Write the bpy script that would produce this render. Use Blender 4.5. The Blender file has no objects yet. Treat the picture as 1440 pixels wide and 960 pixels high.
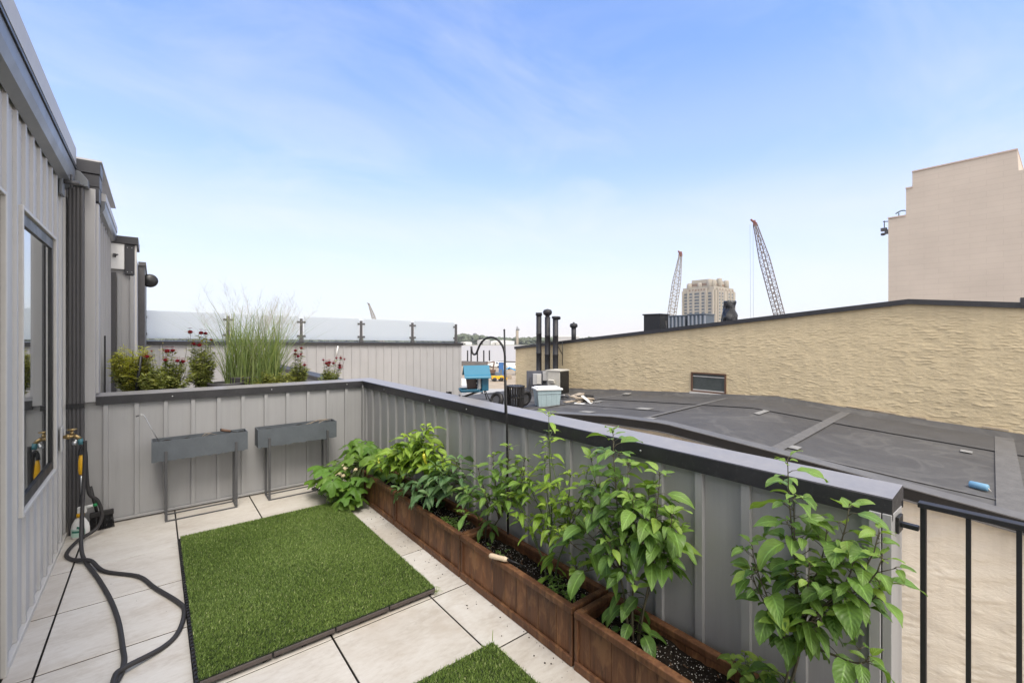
import bpy, math, random
import numpy as np
from mathutils import Vector, Matrix, noise

SC = bpy.context.scene
COL = SC.collection
PI = math.pi
rnd = random.Random(7)

# ------------------------------------------------------------------ helpers
class MB:
    """collects shapes; build() links them as one mesh object"""
    def __init__(self):
        self.v = []; self.f = []; self.mi = []; self.c = []; self.uv = []; self.sm = []
    def add(self, verts, faces, mi=0, col=None, uvs=None, smooth=False):
        n = len(self.v)
        self.v.extend([tuple(p) for p in verts])
        if col is None: col = (0.0, 0.5, 0.0, 1.0)
        self.c.extend([col] * len(verts))
        self.uv.extend(uvs if uvs is not None else [(0.0, 0.0)] * len(verts))
        for f in faces:
            self.f.append(tuple(i + n for i in f)); self.mi.append(mi); self.sm.append(smooth)
    def box(self, x0, x1, y0, y1, z0, z1, mi=0):
        v = [(x0,y0,z0),(x1,y0,z0),(x1,y1,z0),(x0,y1,z0),(x0,y0,z1),(x1,y0,z1),(x1,y1,z1),(x0,y1,z1)]
        f = [(0,3,2,1),(4,5,6,7),(0,1,5,4),(1,2,6,5),(2,3,7,6),(3,0,4,7)]
        self.add(v, f, mi)
    def obox(self, c, size, rot=(0,0,0), mi=0):
        from mathutils import Euler
        R = Euler(rot).to_matrix(); c = Vector(c)
        hx, hy, hz = [s/2 for s in size]
        v = [c + R @ Vector((sx*hx, sy*hy, sz*hz)) for sz in (-1,1) for sx, sy in ((-1,-1),(1,-1),(1,1),(-1,1))]
        f = [(0,3,2,1),(4,5,6,7),(0,1,5,4),(1,2,6,5),(2,3,7,6),(3,0,4,7)]
        self.add(v, f, mi)
    def bar(self, a, b, w, h=None, mi=0):
        """rectangular bar from a to b"""
        h = h or w
        a = Vector(a); b = Vector(b); d = (b-a).normalized()
        up = Vector((0,0,1)) if abs(d.z) < 0.95 else Vector((0,1,0))
        s = d.cross(up).normalized(); u = s.cross(d)
        v = [p + s*sx*w/2 + u*su*h/2 for p in (a,b) for sx,su in ((-1,-1),(1,-1),(1,1),(-1,1))]
        self.add(v, [(0,1,2,3),(7,6,5,4),(0,4,5,1),(1,5,6,2),(2,6,7,3),(3,7,4,0)], mi)
    def tube(self, pts, r, n=8, mi=0, col=None, cap=True, smooth=True):
        pts = [Vector(p) for p in pts]
        m = len(pts)
        rs = r if isinstance(r, (list, tuple)) else [r]*m
        t0 = (pts[1]-pts[0]).normalized()
        up = Vector((0,0,1)) if abs(t0.z) < 0.9 else Vector((1,0,0))
        s = t0.cross(up).normalized()
        verts = []
        for i in range(m):
            t = (pts[min(i+1,m-1)] - pts[max(i-1,0)])
            t = t.normalized() if t.length > 1e-9 else t0
            s = (s - t*s.dot(t))
            s = s.normalized() if s.length > 1e-6 else t.orthogonal().normalized()
            u = t.cross(s)
            for k in range(n):
                a = 2*PI*k/n
                verts.append(pts[i] + (s*math.cos(a) + u*math.sin(a))*rs[i])
        faces = [(i*n+k, i*n+(k+1)%n, (i+1)*n+(k+1)%n, (i+1)*n+k) for i in range(m-1) for k in range(n)]
        self.add(verts, faces, mi, col, smooth=smooth)
        if cap:
            b = len(self.v) - len(verts)
            self.f.append(tuple(b+k for k in range(n))[::-1]); self.mi.append(mi); self.sm.append(False)
            self.f.append(tuple(b+(m-1)*n+k for k in range(n))); self.mi.append(mi); self.sm.append(False)
    def lathe(self, c, prof, n=20, mi=0, smooth=True, axis='z'):
        verts = []
        for r, z in prof:
            for k in range(n):
                a = 2*PI*k/n
                p = (r*math.cos(a), r*math.sin(a), z)
                if axis == 'x': p = (z, p[0], p[1])
                if axis == 'y': p = (p[0], z, p[1])
                verts.append((c[0]+p[0], c[1]+p[1], c[2]+p[2]))
        m = len(prof)
        faces = [(i*n+k, i*n+(k+1)%n, (i+1)*n+(k+1)%n, (i+1)*n+k) for i in range(m-1) for k in range(n)]
        self.add(verts, faces, mi, smooth=smooth)
        b = len(self.v) - len(verts)
        for base, rev in ((0, True), ((m-1)*n, False)):
            if prof[0 if rev else -1][0] > 1e-5:
                t = tuple(b+base+k for k in range(n))
                self.f.append(t[::-1] if rev else t); self.mi.append(mi); self.sm.append(False)
    def prism(self, poly, axis, a0, a1, mi=0):
        """extrude a polygon: axis 'x': poly=(y,z); 'y': (x,z); 'z': (x,y)"""
        def P(p, a):
            return (a,p[0],p[1]) if axis=='x' else (p[0],a,p[1]) if axis=='y' else (p[0],p[1],a)
        n = len(poly)
        v = [P(p,a0) for p in poly] + [P(p,a1) for p in poly]
        f = [tuple(range(n))[::-1], tuple(range(n,2*n))] + [(i,(i+1)%n,n+(i+1)%n,n+i) for i in range(n)]
        self.add(v, f, mi)
    def blob(self, c, r, n=1, jit=0.2, mi=0, rg=rnd, sq=(1,1,1), col=None):
        t = (1+5**.5)/2
        base = [Vector(p).normalized() for p in [(-1,t,0),(1,t,0),(-1,-t,0),(1,-t,0),(0,-1,t),(0,1,t),(0,-1,-t),(0,1,-t),(t,0,-1),(t,0,1),(-t,0,-1),(-t,0,1)]]
        fs = [(0,11,5),(0,5,1),(0,1,7),(0,7,10),(0,10,11),(1,5,9),(5,11,4),(11,10,2),(10,7,6),(7,1,8),(3,9,4),(3,4,2),(3,2,6),(3,6,8),(3,8,9),(4,9,5),(2,4,11),(6,2,10),(8,6,7),(9,8,1)]
        v = [(c[0]+p.x*r*sq[0]*(1+rg.uniform(-jit,jit)), c[1]+p.y*r*sq[1]*(1+rg.uniform(-jit,jit)), c[2]+p.z*r*sq[2]*(1+rg.uniform(-jit,jit))) for p in base]
        self.add(v, fs, mi, col)
    def build(self, name, mats, parent=None, loc=None, rot=None, bevel=0, seg=2):
        me = bpy.data.meshes.new(name)
        me.from_pydata(self.v, [], self.f)
        if not isinstance(mats, (list, tuple)): mats = [mats]
        for m in mats: me.materials.append(m)
        me.polygons.foreach_set('material_index', self.mi)
        me.polygons.foreach_set('use_smooth', self.sm)
        at = me.color_attributes.new('tint', 'FLOAT_COLOR', 'POINT')
        at.data.foreach_set('color', np.array(self.c, dtype=np.float32).ravel())
        uvl = me.uv_layers.new(name='UVMap')
        li = np.empty(len(me.loops), dtype=np.int32); me.loops.foreach_get('vertex_index', li)
        uvl.data.foreach_set('uv', np.array(self.uv, dtype=np.float32)[li].ravel())
        me.update(); me.validate()
        o = bpy.data.objects.new(name, me); COL.objects.link(o)
        if parent is not None: o.parent = parent
        if loc is not None: o.location = loc
        if rot is not None: o.rotation_euler = rot
        if bevel:
            b = o.modifiers.new('bevel', 'BEVEL'); b.width = bevel; b.segments = seg; b.limit_method = 'ANGLE'; b.angle_limit = math.radians(40)
        return o

def build_each(mb, name, mats, parent=None, **kw):
    """one object per separate piece"""
    par = list(range(len(mb.v)))
    def root(i):
        while par[i] != i:
            par[i] = par[par[i]]; i = par[i]
        return i
    for f in mb.f:
        r = root(f[0])
        for i in f[1:]: par[root(i)] = r
    groups = {}
    for q, f in enumerate(mb.f): groups.setdefault(root(f[0]), []).append(q)
    out = []
    for g in groups.values():
        m2 = MB(); mp = {}
        for q in g:
            idx = []
            for i in mb.f[q]:
                if i not in mp:
                    mp[i] = len(m2.v); m2.v.append(mb.v[i]); m2.c.append(mb.c[i]); m2.uv.append(mb.uv[i])
                idx.append(mp[i])
            m2.f.append(tuple(idx)); m2.mi.append(mb.mi[q]); m2.sm.append(mb.sm[q])
        out.append(m2.build(name, mats, parent, **kw))
    return out

def thing(name, label, cat, loc=(0,0,0), rz=0.0, group=None):
    o = bpy.data.objects.new(name, None); COL.objects.link(o)
    o.empty_display_size = 0.1
    o.location = loc; o.rotation_euler = (0,0,rz)
    o['label'] = label; o['category'] = cat
    if group: o['group'] = group
    return o
def tag(o, label, cat, group=None, kind=None):
    o['label'] = label; o['category'] = cat
    if group: o['group'] = group
    if kind: o['kind'] = kind
    return o
def struct(o, label, cat, kind='structure'):
    o['kind'] = kind; o['label'] = label; o['category'] = cat
    return o
def dup(root, loc=None, rz=None, label=None):
    r = root.copy(); COL.objects.link(r)
    if loc is not None: r.location = loc
    if rz is not None: r.rotation_euler = (0,0,rz)
    if label: r['label'] = label
    for ch in list(root.children):
        c = ch.copy(); COL.objects.link(c); c.parent = r
        for g in list(ch.children):
            d = g.copy(); COL.objects.link(d); d.parent = c
    return r

# ------------------------------------------------------------------ materials
def newmat(name):
    m = bpy.data.materials.new(name); m.use_nodes = True
    nt = m.node_tree; nt.nodes.clear()
    out = nt.nodes.new('ShaderNodeOutputMaterial')
    b = nt.nodes.new('ShaderNodeBsdfPrincipled')
    nt.links.new(b.outputs[0], out.inputs[0])
    return m, nt, b, out
def N(nt, t, **kw):
    n = nt.nodes.new(t)
    for k, v in kw.items():
        if k in n.inputs: n.inputs[k].default_value = v
        else: setattr(n, k, v)
    return n
def coords(nt, scale=(1,1,1), which='Object'):
    tc = nt.nodes.new('ShaderNodeTexCoord'); mp = nt.nodes.new('ShaderNodeMapping')
    mp.inputs['Scale'].default_value = scale
    nt.links.new(tc.outputs[which], mp.inputs[0])
    return mp.outputs[0]
def noise_n(nt, vec, scale, detail=4, rough=0.55, dist=0.0):
    n = nt.nodes.new('ShaderNodeTexNoise')
    n.inputs['Scale'].default_value = scale; n.inputs['Detail'].default_value = detail
    n.inputs['Roughness'].default_value = rough; n.inputs['Distortion'].default_value = dist
    nt.links.new(vec, n.inputs['Vector'])
    return n.outputs['Fac']
def ramp(nt, fac, stops, interp='LINEAR'):
    r = nt.nodes.new('ShaderNodeValToRGB'); r.color_ramp.interpolation = interp
    el = r.color_ramp.elements
    while len(el) < len(stops): el.new(0.5)
    for e, (p, c) in zip(el, stops):
        e.position = p
        e.color = (c, c, c, 1) if isinstance(c, (int, float)) else (*c[:3], 1)
    nt.links.new(fac, r.inputs[0])
    return r.outputs[0]
def mixc(nt, fac, a, b, mode='MIX'):
    m = nt.nodes.new('ShaderNodeMix'); m.data_type = 'RGBA'; m.blend_type = mode
    for sock, val in ((m.inputs[0], fac), (m.inputs[6], a), (m.inputs[7], b)):
        if isinstance(val, (int, float)): sock.default_value = val
        elif isinstance(val, (tuple, list)): sock.default_value = (*val[:3], 1)
        else: nt.links.new(val, sock)
    return m.outputs[2]
def mth(nt, op, a, b=0.0, clamp=False):
    m = nt.nodes.new('ShaderNodeMath'); m.operation = op; m.use_clamp = clamp
    for s, v in ((m.inputs[0], a), (m.inputs[1], b)):
        if isinstance(v, (int, float)): s.default_value = v
        else: nt.links.new(v, s)
    return m.outputs[0]
def bump(nt, bsdf, h, strength=0.3, dist=0.01):
    b = nt.nodes.new('ShaderNodeBump'); b.inputs['Strength'].default_value = strength; b.inputs['Distance'].default_value = dist
    nt.links.new(h, b.inputs['Height']); nt.links.new(b.outputs[0], bsdf.inputs['Normal'])

def simple(name, col, rough=0.6, metal=0.0, var=0.12, vscale=6.0, bs=0.0, bscale=60.0, spec=0.5, stretch=(1,1,1), which='Object'):
    """plain coloured surface with mottling, roughness change and a little relief"""
    m, nt, b, out = newmat(name)
    v = coords(nt, stretch, which)
    n1 = noise_n(nt, v, vscale, 5, 0.6)
    n2 = noise_n(nt, v, vscale*5.3, 3, 0.6)
    f = mth(nt, 'ADD', mth(nt, 'MULTIPLY', n1, 0.65), mth(nt, 'MULTIPLY', n2, 0.35))
    lo = tuple(max(0, c*(1-var)) for c in col); hi = tuple(min(1, c*(1+var)) for c in col)
    c = ramp(nt, f, [(0.3, lo), (0.7, hi)])
    nt.links.new(c, b.inputs['Base Color'])
    r = ramp(nt, n1, [(0.3, max(0.03, rough-0.08)), (0.7, min(1, rough+0.08))])
    nt.links.new(r, b.inputs['Roughness'])
    b.inputs['Metallic'].default_value = metal
    b.inputs['Specular IOR Level'].default_value = spec
    if bs:
        bump(nt, b, noise_n(nt, v, bscale, 4, 0.6), bs, 0.004)
    return m

def siding_mat(name, col, streak=0.10):
    m, nt, b, out = newmat(name)
    v = coords(nt, (1,1,1)); vs = coords(nt, (7,7,0.35))
    n1 = noise_n(nt, v, 1.7, 5, 0.6); n2 = noise_n(nt, vs, 3.0, 5, 0.65); n3 = noise_n(nt, v, 45, 2)
    f = mth(nt, 'ADD', mth(nt, 'MULTIPLY', n1, 0.5), mth(nt, 'MULTIPLY', n2, 0.5))
    c = ramp(nt, f, [(0.3, tuple(x*(1-streak) for x in col)), (0.68, tuple(x*(1+streak*0.6) for x in col))])
    # faint splash dirt specks
    sp = ramp(nt, noise_n(nt, v, 85, 1), [(0.70, 0.0), (0.76, 1.0)])
    c = mixc(nt, mth(nt, 'MULTIPLY', sp, 0.10), c, tuple(min(1, x*1.5) for x in col))
    run = ramp(nt, noise_n(nt, coords(nt, (16,16,0.5)), 1.6, 4, 0.7), [(0.56, 0.0), (0.72, 1.0)])
    c = mixc(nt, mth(nt, 'MULTIPLY', run, 0.22), c, tuple(x*0.62 for x in col))
    nt.links.new(c, b.inputs['Base Color'])
    nt.links.new(ramp(nt, n1, [(0.3, 0.42), (0.7, 0.56)]), b.inputs['Roughness'])
    b.inputs['Specular IOR Level'].default_value = 0.35
    bump(nt, b, noise_n(nt, coords(nt, (1,1,0.25)), 2.2, 2), 0.12, 0.02)
    return m

MAT = {}
MAT['siding'] = siding_mat('grey_painted_siding', (0.345, 0.343, 0.345))
MAT['siding_light'] = siding_mat('light_grey_siding', (0.50, 0.497, 0.495))
MAT['siding_far'] = siding_mat('pale_grey_siding', (0.385, 0.38, 0.385))
MAT['dark'] = simple('charcoal_metal', (0.034, 0.034, 0.04), 0.42, 0.0, 0.2, 5, 0.05, 40)
MAT['black'] = simple('black_metal', (0.012, 0.012, 0.013), 0.4, 0.0, 0.25, 9, 0.05, 80)
MAT['downspout'] = simple('dark_grey_metal', (0.075, 0.072, 0.075), 0.5, 0.0, 0.15, 5, 0.05, 40)
MAT['gutter'] = simple('slate_grey_gutter', (0.14, 0.15, 0.165), 0.38, 0.0, 0.12, 4)
MAT['roof_edge'] = simple('pale_roof_edge', (0.46, 0.46, 0.47), 0.5, 0.0, 0.1, 4)
MAT['white'] = simple('white_plastic', (0.75, 0.75, 0.74), 0.45, 0.0, 0.05, 12)
MAT['trim'] = simple('pale_trim', (0.55, 0.535, 0.51), 0.45, 0.0, 0.06, 6)

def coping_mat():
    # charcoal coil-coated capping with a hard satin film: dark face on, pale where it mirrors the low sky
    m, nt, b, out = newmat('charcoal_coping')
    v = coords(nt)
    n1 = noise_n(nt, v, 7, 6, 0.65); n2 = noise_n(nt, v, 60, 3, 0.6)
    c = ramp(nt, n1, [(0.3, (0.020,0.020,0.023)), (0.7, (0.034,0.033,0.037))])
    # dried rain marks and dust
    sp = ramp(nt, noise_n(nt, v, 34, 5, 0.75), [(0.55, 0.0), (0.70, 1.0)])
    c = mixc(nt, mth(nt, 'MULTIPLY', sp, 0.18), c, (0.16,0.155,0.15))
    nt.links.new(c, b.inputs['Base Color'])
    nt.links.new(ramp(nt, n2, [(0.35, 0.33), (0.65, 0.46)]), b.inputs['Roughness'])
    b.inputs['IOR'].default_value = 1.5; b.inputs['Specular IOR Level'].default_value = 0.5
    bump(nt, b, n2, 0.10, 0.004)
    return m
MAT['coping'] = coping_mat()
MAT['coping_top'] = simple('sky_sheen_coping_top', (0.26,0.25,0.25), 0.42, 0.0, 0.14, 9, 0.08, 60, 0.6)  # pale colour painted in for the sky's sheen on the charcoal cap's top

def paver_mat():
    m, nt, b, out = newmat('porcelain_paver')
    v = coords(nt); vs = coords(nt, (1, 2.6, 1))
    n1 = noise_n(nt, vs, 2.2, 6, 0.62, 0.3); n2 = noise_n(nt, vs, 16, 6, 0.7, 0.6); n3 = noise_n(nt, v, 130, 2)
    f = mth(nt, 'ADD', mth(nt, 'MULTIPLY', n1, 0.5), mth(nt, 'MULTIPLY', n2, 0.5))
    c = ramp(nt, f, [(0.32, (0.43,0.395,0.35)), (0.5, (0.54,0.515,0.475)), (0.68, (0.60,0.585,0.555))])
    # tone of each slab
    at = nt.nodes.new('ShaderNodeAttribute'); at.attribute_name = 'tint'
    sep = nt.nodes.new('ShaderNodeSeparateColor'); nt.links.new(at.outputs['Color'], sep.inputs[0])
    tone = ramp(nt, sep.outputs[1], [(0.0, (0.90,0.87,0.83)), (1.0, (1.06,1.06,1.06))])
    c = mixc(nt, 1.0, c, tone, 'MULTIPLY')
    # pits and grit
    pit = ramp(nt, n3, [(0.22, 1.0), (0.31, 0.0)])
    c = mixc(nt, mth(nt, 'MULTIPLY', pit, 0.45), c, (0.16,0.13,0.10))
    dirt = ramp(nt, noise_n(nt, v, 1.35, 5, 0.7, 0.5), [(0.53, 0.0), (0.74, 1.0)])
    c = mixc(nt, mth(nt, 'MULTIPLY', dirt, 0.55), c, (0.33,0.26,0.19))
    nt.links.new(c, b.inputs['Base Color'])
    nt.links.new(ramp(nt, n2, [(0.3, 0.62), (0.7, 0.8)]), b.inputs['Roughness'])
    b.inputs['Specular IOR Level'].default_value = 0.3
    bump(nt, b, mth(nt, 'ADD', n2, mth(nt, 'MULTIPLY', n3, 0.5)), 0.12, 0.004)
    return m
MAT['paver'] = paver_mat()
MAT['paver_edge'] = simple('dark_paver_edge', (0.06,0.05,0.042), 0.9, 0, 0.3, 12)  # slab side faces, darker than the tops

def wood_mat():
    m, nt, b, out = newmat('stained_cedar')
    v = coords(nt, (6, 6, 0.9)); vf = coords(nt, (60, 60, 2.5)); vo = coords(nt)
    n1 = noise_n(nt, v, 2.2, 5, 0.6, 1.2); n2 = noise_n(nt, vf, 1.5, 4, 0.6, 0.5)
    n3 = noise_n(nt, coords(nt, (5,5,1.6)), 3.1, 4, 0.65, 0.7)
    f = mth(nt, 'ADD', mth(nt, 'MULTIPLY', n1, 0.6), mth(nt, 'MULTIPLY', n2, 0.4))
    c = ramp(nt, f, [(0.32, (0.072,0.033,0.016)), (0.5, (0.145,0.067,0.033)), (0.66, (0.215,0.104,0.051))])
    wear = ramp(nt, n3, [(0.50, 0.0), (0.62, 1.0)])          # stain worn through to tan wood
    c = mixc(nt, mth(nt, 'MULTIPLY', wear, 0.62), c, (0.30,0.155,0.068))
    at = nt.nodes.new('ShaderNodeAttribute'); at.attribute_name = 'tint'
    sep = nt.nodes.new('ShaderNodeSeparateColor'); nt.links.new(at.outputs['Color'], sep.inputs[0])
    tone = ramp(nt, sep.outputs[1], [(0.0, (0.62,0.6,0.6)), (1.0, (1.35,1.3,1.25))])
    c = mixc(nt, 1.0, c, tone, 'MULTIPLY')
    nt.links.new(c, b.inputs['Base Color'])
    nt.links.new(ramp(nt, n1, [(0.3, 0.45), (0.7, 0.68)]), b.inputs['Roughness'])
    b.inputs['Specular IOR Level'].default_value = 0.35
    bump(nt, b, f, 0.25, 0.004)
    return m
MAT['wood'] = wood_mat()

def soil_mat():
    m, nt, b, out = newmat('potting_soil')
    v = coords(nt)
    n = noise_n(nt, v, 55, 6, 0.7)
    c = ramp(nt, n, [(0.3, (0.006,0.005,0.004)), (0.6, (0.024,0.018,0.014)), (0.8, (0.06,0.045,0.035))])
    nt.links.new(c, b.inputs['Base Color']); b.inputs['Roughness'].default_value = 0.95
    b.inputs['Specular IOR Level'].default_value = 0.15
    bump(nt, b, n, 0.9, 0.02)
    return m
MAT['soil'] = soil_mat()
MAT['perlite'] = simple('white_perlite', (0.72,0.70,0.66), 0.9)
MAT['bark'] = simple('brown_bark_chip', (0.10,0.055,0.03), 0.9, 0, 0.4, 40)

def leaf_mat(name, dark, light, young, trans=0.3, rough=0.42):
    m, nt, b, out = newmat(name)
    at = nt.nodes.new('ShaderNodeAttribute'); at.attribute_name = 'tint'
    sep = nt.nodes.new('ShaderNodeSeparateColor'); nt.links.new(at.outputs['Color'], sep.inputs[0])
    v = coords(nt)
    n = noise_n(nt, v, 38, 3)
    c = mixc(nt, sep.outputs[1], dark, light)
    c = mixc(nt, sep.outputs[0], c, young)
    c = mixc(nt, mth(nt, 'MULTIPLY', ramp(nt, n, [(0.35, 0.0), (0.7, 1.0)]), 0.28), c, tuple(min(1, x*1.6) for x in light))
    uv = nt.nodes.new('ShaderNodeUVMap'); s2 = nt.nodes.new('ShaderNodeSeparateXYZ'); nt.links.new(uv.outputs[0], s2.inputs[0])
    d = mth(nt, 'ABSOLUTE', mth(nt, 'SUBTRACT', s2.outputs[0], 0.5))
    mid = ramp(nt, d, [(0.02, 1.0), (0.06, 0.0)])
    c = mixc(nt, mth(nt, 'MULTIPLY', mid, 0.5), c, tuple(min(1, x*2.2+0.02) for x in light))
    nt.links.new(c, b.inputs['Base Color'])
    nt.links.new(ramp(nt, n, [(0.3, rough-0.08), (0.7, rough+0.1)]), b.inputs['Roughness'])
    b.inputs['Specular IOR Level'].default_value = 0.42
    # side veins
    vv = mth(nt, 'SINE', mth(nt, 'ADD', mth(nt, 'MULTIPLY', s2.outputs[1], 44.0), mth(nt, 'MULTIPLY', d, -26.0)))
    bump(nt, b, mth(nt, 'ADD', mth(nt, 'MULTIPLY', vv, 0.5), n), 0.35, 0.003)
    t = nt.nodes.new('ShaderNodeBsdfTranslucent')
    tc = mixc(nt, 1.0, c, (1.5, 1.45, 0.6), 'MULTIPLY'); nt.links.new(tc, t.inputs[0])
    mx = nt.nodes.new('ShaderNodeMixShader'); mx.inputs[0].default_value = trans
    nt.links.new(b.outputs[0], mx.inputs[1]); nt.links.new(t.outputs[0], mx.inputs[2])
    nt.links.new(mx.outputs[0], out.inputs[0])
    return m
MAT['pepper'] = leaf_mat('pepper_leaf', (0.048,0.108,0.020), (0.128,0.235,0.050), (0.30,0.42,0.075))
MAT['pepper_lime'] = leaf_mat('lime_pepper_leaf', (0.095,0.185,0.022), (0.22,0.36,0.045), (0.40,0.50,0.08))
MAT['pepper_dark'] = leaf_mat('dark_pepper_leaf', (0.045,0.095,0.035), (0.10,0.19,0.07), (0.25,0.37,0.14), 0.22)
MAT['squash'] = leaf_mat('lobed_leaf', (0.06,0.13,0.018), (0.12,0.24,0.035), (0.28,0.36,0.06))
MAT['stem'] = simple('green_stem', (0.10,0.14,0.05), 0.55, 0, 0.3, 20)
MAT['stem_brown'] = simple('woody_stem', (0.085,0.075,0.045), 0.7, 0, 0.3, 20)
MAT['yellow_pepper'] = simple('yellow_green_pepper_skin', (0.62,0.60,0.06), 0.25, 0, 0.15, 12)
MAT['shrub'] = leaf_mat('small_shrub_leaf', (0.11,0.14,0.035), (0.25,0.29,0.085), (0.50,0.48,0.14), 0.32, 0.6)
MAT['feathery'] = leaf_mat('feathery_leaf', (0.25,0.29,0.05), (0.42,0.43,0.09), (0.55,0.47,0.10), 0.35, 0.6)
MAT['tallgrass'] = leaf_mat('tall_grass_blade', (0.11,0.17,0.06), (0.24,0.31,0.12), (0.40,0.40,0.17), 0.3, 0.5)
MAT['plume'] = simple('pale_seed_plume', (0.50,0.47,0.40), 0.8, 0, 0.15, 20)
MAT['petal'] = simple('dark_red_petal', (0.27,0.008,0.018), 0.6, 0, 0.45, 60)

def turf_mat():
    m, nt, b, out = newmat('artificial_turf')
    at = nt.nodes.new('ShaderNodeAttribute'); at.attribute_name = 'tint'
    sep = nt.nodes.new('ShaderNodeSeparateColor'); nt.links.new(at.outputs['Color'], sep.inputs[0])
    c = ramp(nt, sep.outputs[1], [(0.0, (0.055,0.098,0.018)), (0.40, (0.138,0.215,0.044)), (0.8, (0.27,0.375,0.09)), (1.0, (0.52,0.56,0.26))])
    nt.links.new(c, b.inputs['Base Color']); b.inputs['Roughness'].default_value = 0.5
    b.inputs['Specular IOR Level'].default_value = 0.3
    t = nt.nodes.new('ShaderNodeBsdfTranslucent'); nt.links.new(c, t.inputs[0])
    mx = nt.nodes.new('ShaderNodeMixShader'); mx.inputs[0].default_value = 0.2
    nt.links.new(b.outputs[0], mx.inputs[1]); nt.links.new(t.outputs[0], mx.inputs[2])
    nt.links.new(mx.outputs[0], out.inputs[0])
    return m
MAT['turf'] = turf_mat()
MAT['turf_back'] = simple('turf_backing', (0.018,0.028,0.010), 0.9)
MAT['tile_base'] = simple('black_plastic_tile', (0.022,0.020,0.021), 0.5, 0, 0.3, 12, 0.1, 80)
MAT['tile_side'] = simple('grey_brown_plastic', (0.075,0.060,0.055), 0.55, 0, 0.3, 9)

def stucco_mat(name, col, bscale=16, bs=0.5, stretch=(1,1,1.6), stain=0.12):
    m, nt, b, out = newmat(name)
    v = coords(nt, stretch); vo = coords(nt)
    n1 = noise_n(nt, vo, 0.9, 5, 0.6); n2 = noise_n(nt, v, bscale, 6, 0.62, 0.6); n3 = noise_n(nt, coords(nt, (3,3,0.25)), 2.0, 5, 0.7)
    c = ramp(nt, mth(nt, 'ADD', mth(nt, 'MULTIPLY', n1, 0.5), mth(nt, 'MULTIPLY', n3, 0.5)), [(0.3, tuple(x*(1-stain) for x in col)), (0.66, tuple(x*(1+stain*0.5) for x in col))])
    nt.links.new(c, b.inputs['Base Color']); b.inputs['Roughness'].default_value = 0.9
    b.inputs['Specular IOR Level'].default_value = 0.2
    bump(nt, b, n2, bs, 0.02)
    return m
MAT['tan'] = stucco_mat('tan_troweled_stucco', (0.605,0.50,0.325), 30, 0.55, (1,1.0,2.6), 0.16)
MAT['beige'] = stucco_mat('beige_rendered_wall', (0.64,0.585,0.49), 9, 0.6, (1,1.0,2.2), 0.20)
MAT['pink'] = None

def membrane_mat():
    m, nt, b, out = newmat('dark_roof_membrane')
    v = coords(nt)
    n1 = noise_n(nt, v, 0.8, 6, 0.65, 0.4); n2 = noise_n(nt, v, 9, 6, 0.7); n3 = noise_n(nt, v, 150, 2)
    f = mth(nt, 'ADD', mth(nt, 'MULTIPLY', n1, 0.6), mth(nt, 'MULTIPLY', n2, 0.4))
    c = ramp(nt, f, [(0.3, (0.052,0.050,0.051)), (0.55, (0.078,0.076,0.076)), (0.75, (0.118,0.114,0.110))])
    pn = noise_n(nt, v, 0.55, 4, 0.55, 1.2)
    ring = ramp(nt, pn, [(0.50, 0.0), (0.535, 1.0), (0.56, 0.25), (0.75, 0.5)])
    c = mixc(nt, mth(nt, 'MULTIPLY', ring, 0.30), c, (0.17,0.165,0.155))
    gr = ramp(nt, n3, [(0.68, 0.0), (0.76, 1.0)])
    c = mixc(nt, mth(nt, 'MULTIPLY', gr, 0.25), c, (0.20,0.20,0.19))
    nt.links.new(c, b.inputs['Base Color']); nt.links.new(ramp(nt, n2, [(0.3, 0.6), (0.7, 0.85)]), b.inputs['Roughness'])
    b.inputs['Specular IOR Level'].default_value = 0.35
    bump(nt, b, mth(nt, 'ADD', n2, n3), 0.15, 0.006)
    return m
MAT['membrane'] = membrane_mat()
MAT['flashing'] = simple('darker_membrane_flashing', (0.066,0.064,0.064), 0.75, 0, 0.25, 3, 0.2, 30)
MAT['seam'] = simple('dusty_seam_tape', (0.122,0.118,0.115), 0.85, 0, 0.3, 9, 0.2, 40)
MAT['patch'] = simple('pale_patch', (0.24,0.235,0.225), 0.85, 0, 0.3, 9)
MAT['curb_cap'] = simple('grey_curb_cap', (0.128,0.125,0.124), 0.6, 0, 0.2, 4, 0.1, 30)
MAT['trough'] = simple('slate_grey_trough', (0.095,0.108,0.122), 0.6, 0.0, 0.18, 9, 0.12, 50)
MAT['leg_metal'] = simple('grey_iron_leg', (0.09,0.09,0.095), 0.5, 0.2, 0.15, 12)
MAT['rust_wood'] = simple('brown_wooden_grip', (0.12,0.065,0.04), 0.7, 0, 0.3, 30)
MAT['pale_wood'] = simple('pale_wooden_handle', (0.66,0.53,0.38), 0.5, 0, 0.12, 20, stretch=(1,6,6))
MAT['galv'] = simple('bright_steel', (0.55,0.56,0.57), 0.35, 0.9, 0.1, 20)
MAT['brass'] = simple('worn_brass', (0.42,0.30,0.14), 0.38, 0.9, 0.25, 30)
MAT['teal_plastic'] = simple('teal_plastic', (0.05,0.16,0.19), 0.45, 0, 0.15, 20)
MAT['yellow'] = simple('yellow_plastic', (0.80,0.43,0.01), 0.4, 0, 0.1, 20)
MAT['green_plastic'] = simple('green_plastic', (0.02,0.26,0.08), 0.4)
MAT['mint'] = simple('mint_label', (0.44,0.63,0.55), 0.5)
MAT['deep_green'] = simple('deep_green_label', (0.02,0.17,0.12), 0.5)
MAT['hose'] = simple('black_rubber_hose', (0.030,0.028,0.029), 0.62, 0, 0.3, 25, 0.25, 120)
MAT['bristle'] = simple('black_bristle', (0.016,0.016,0.017), 0.8, 0, 0.3, 40)
MAT['feeder_blue'] = simple('turquoise_plastic', (0.025,0.165,0.265), 0.4, 0, 0.08, 10)
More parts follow.
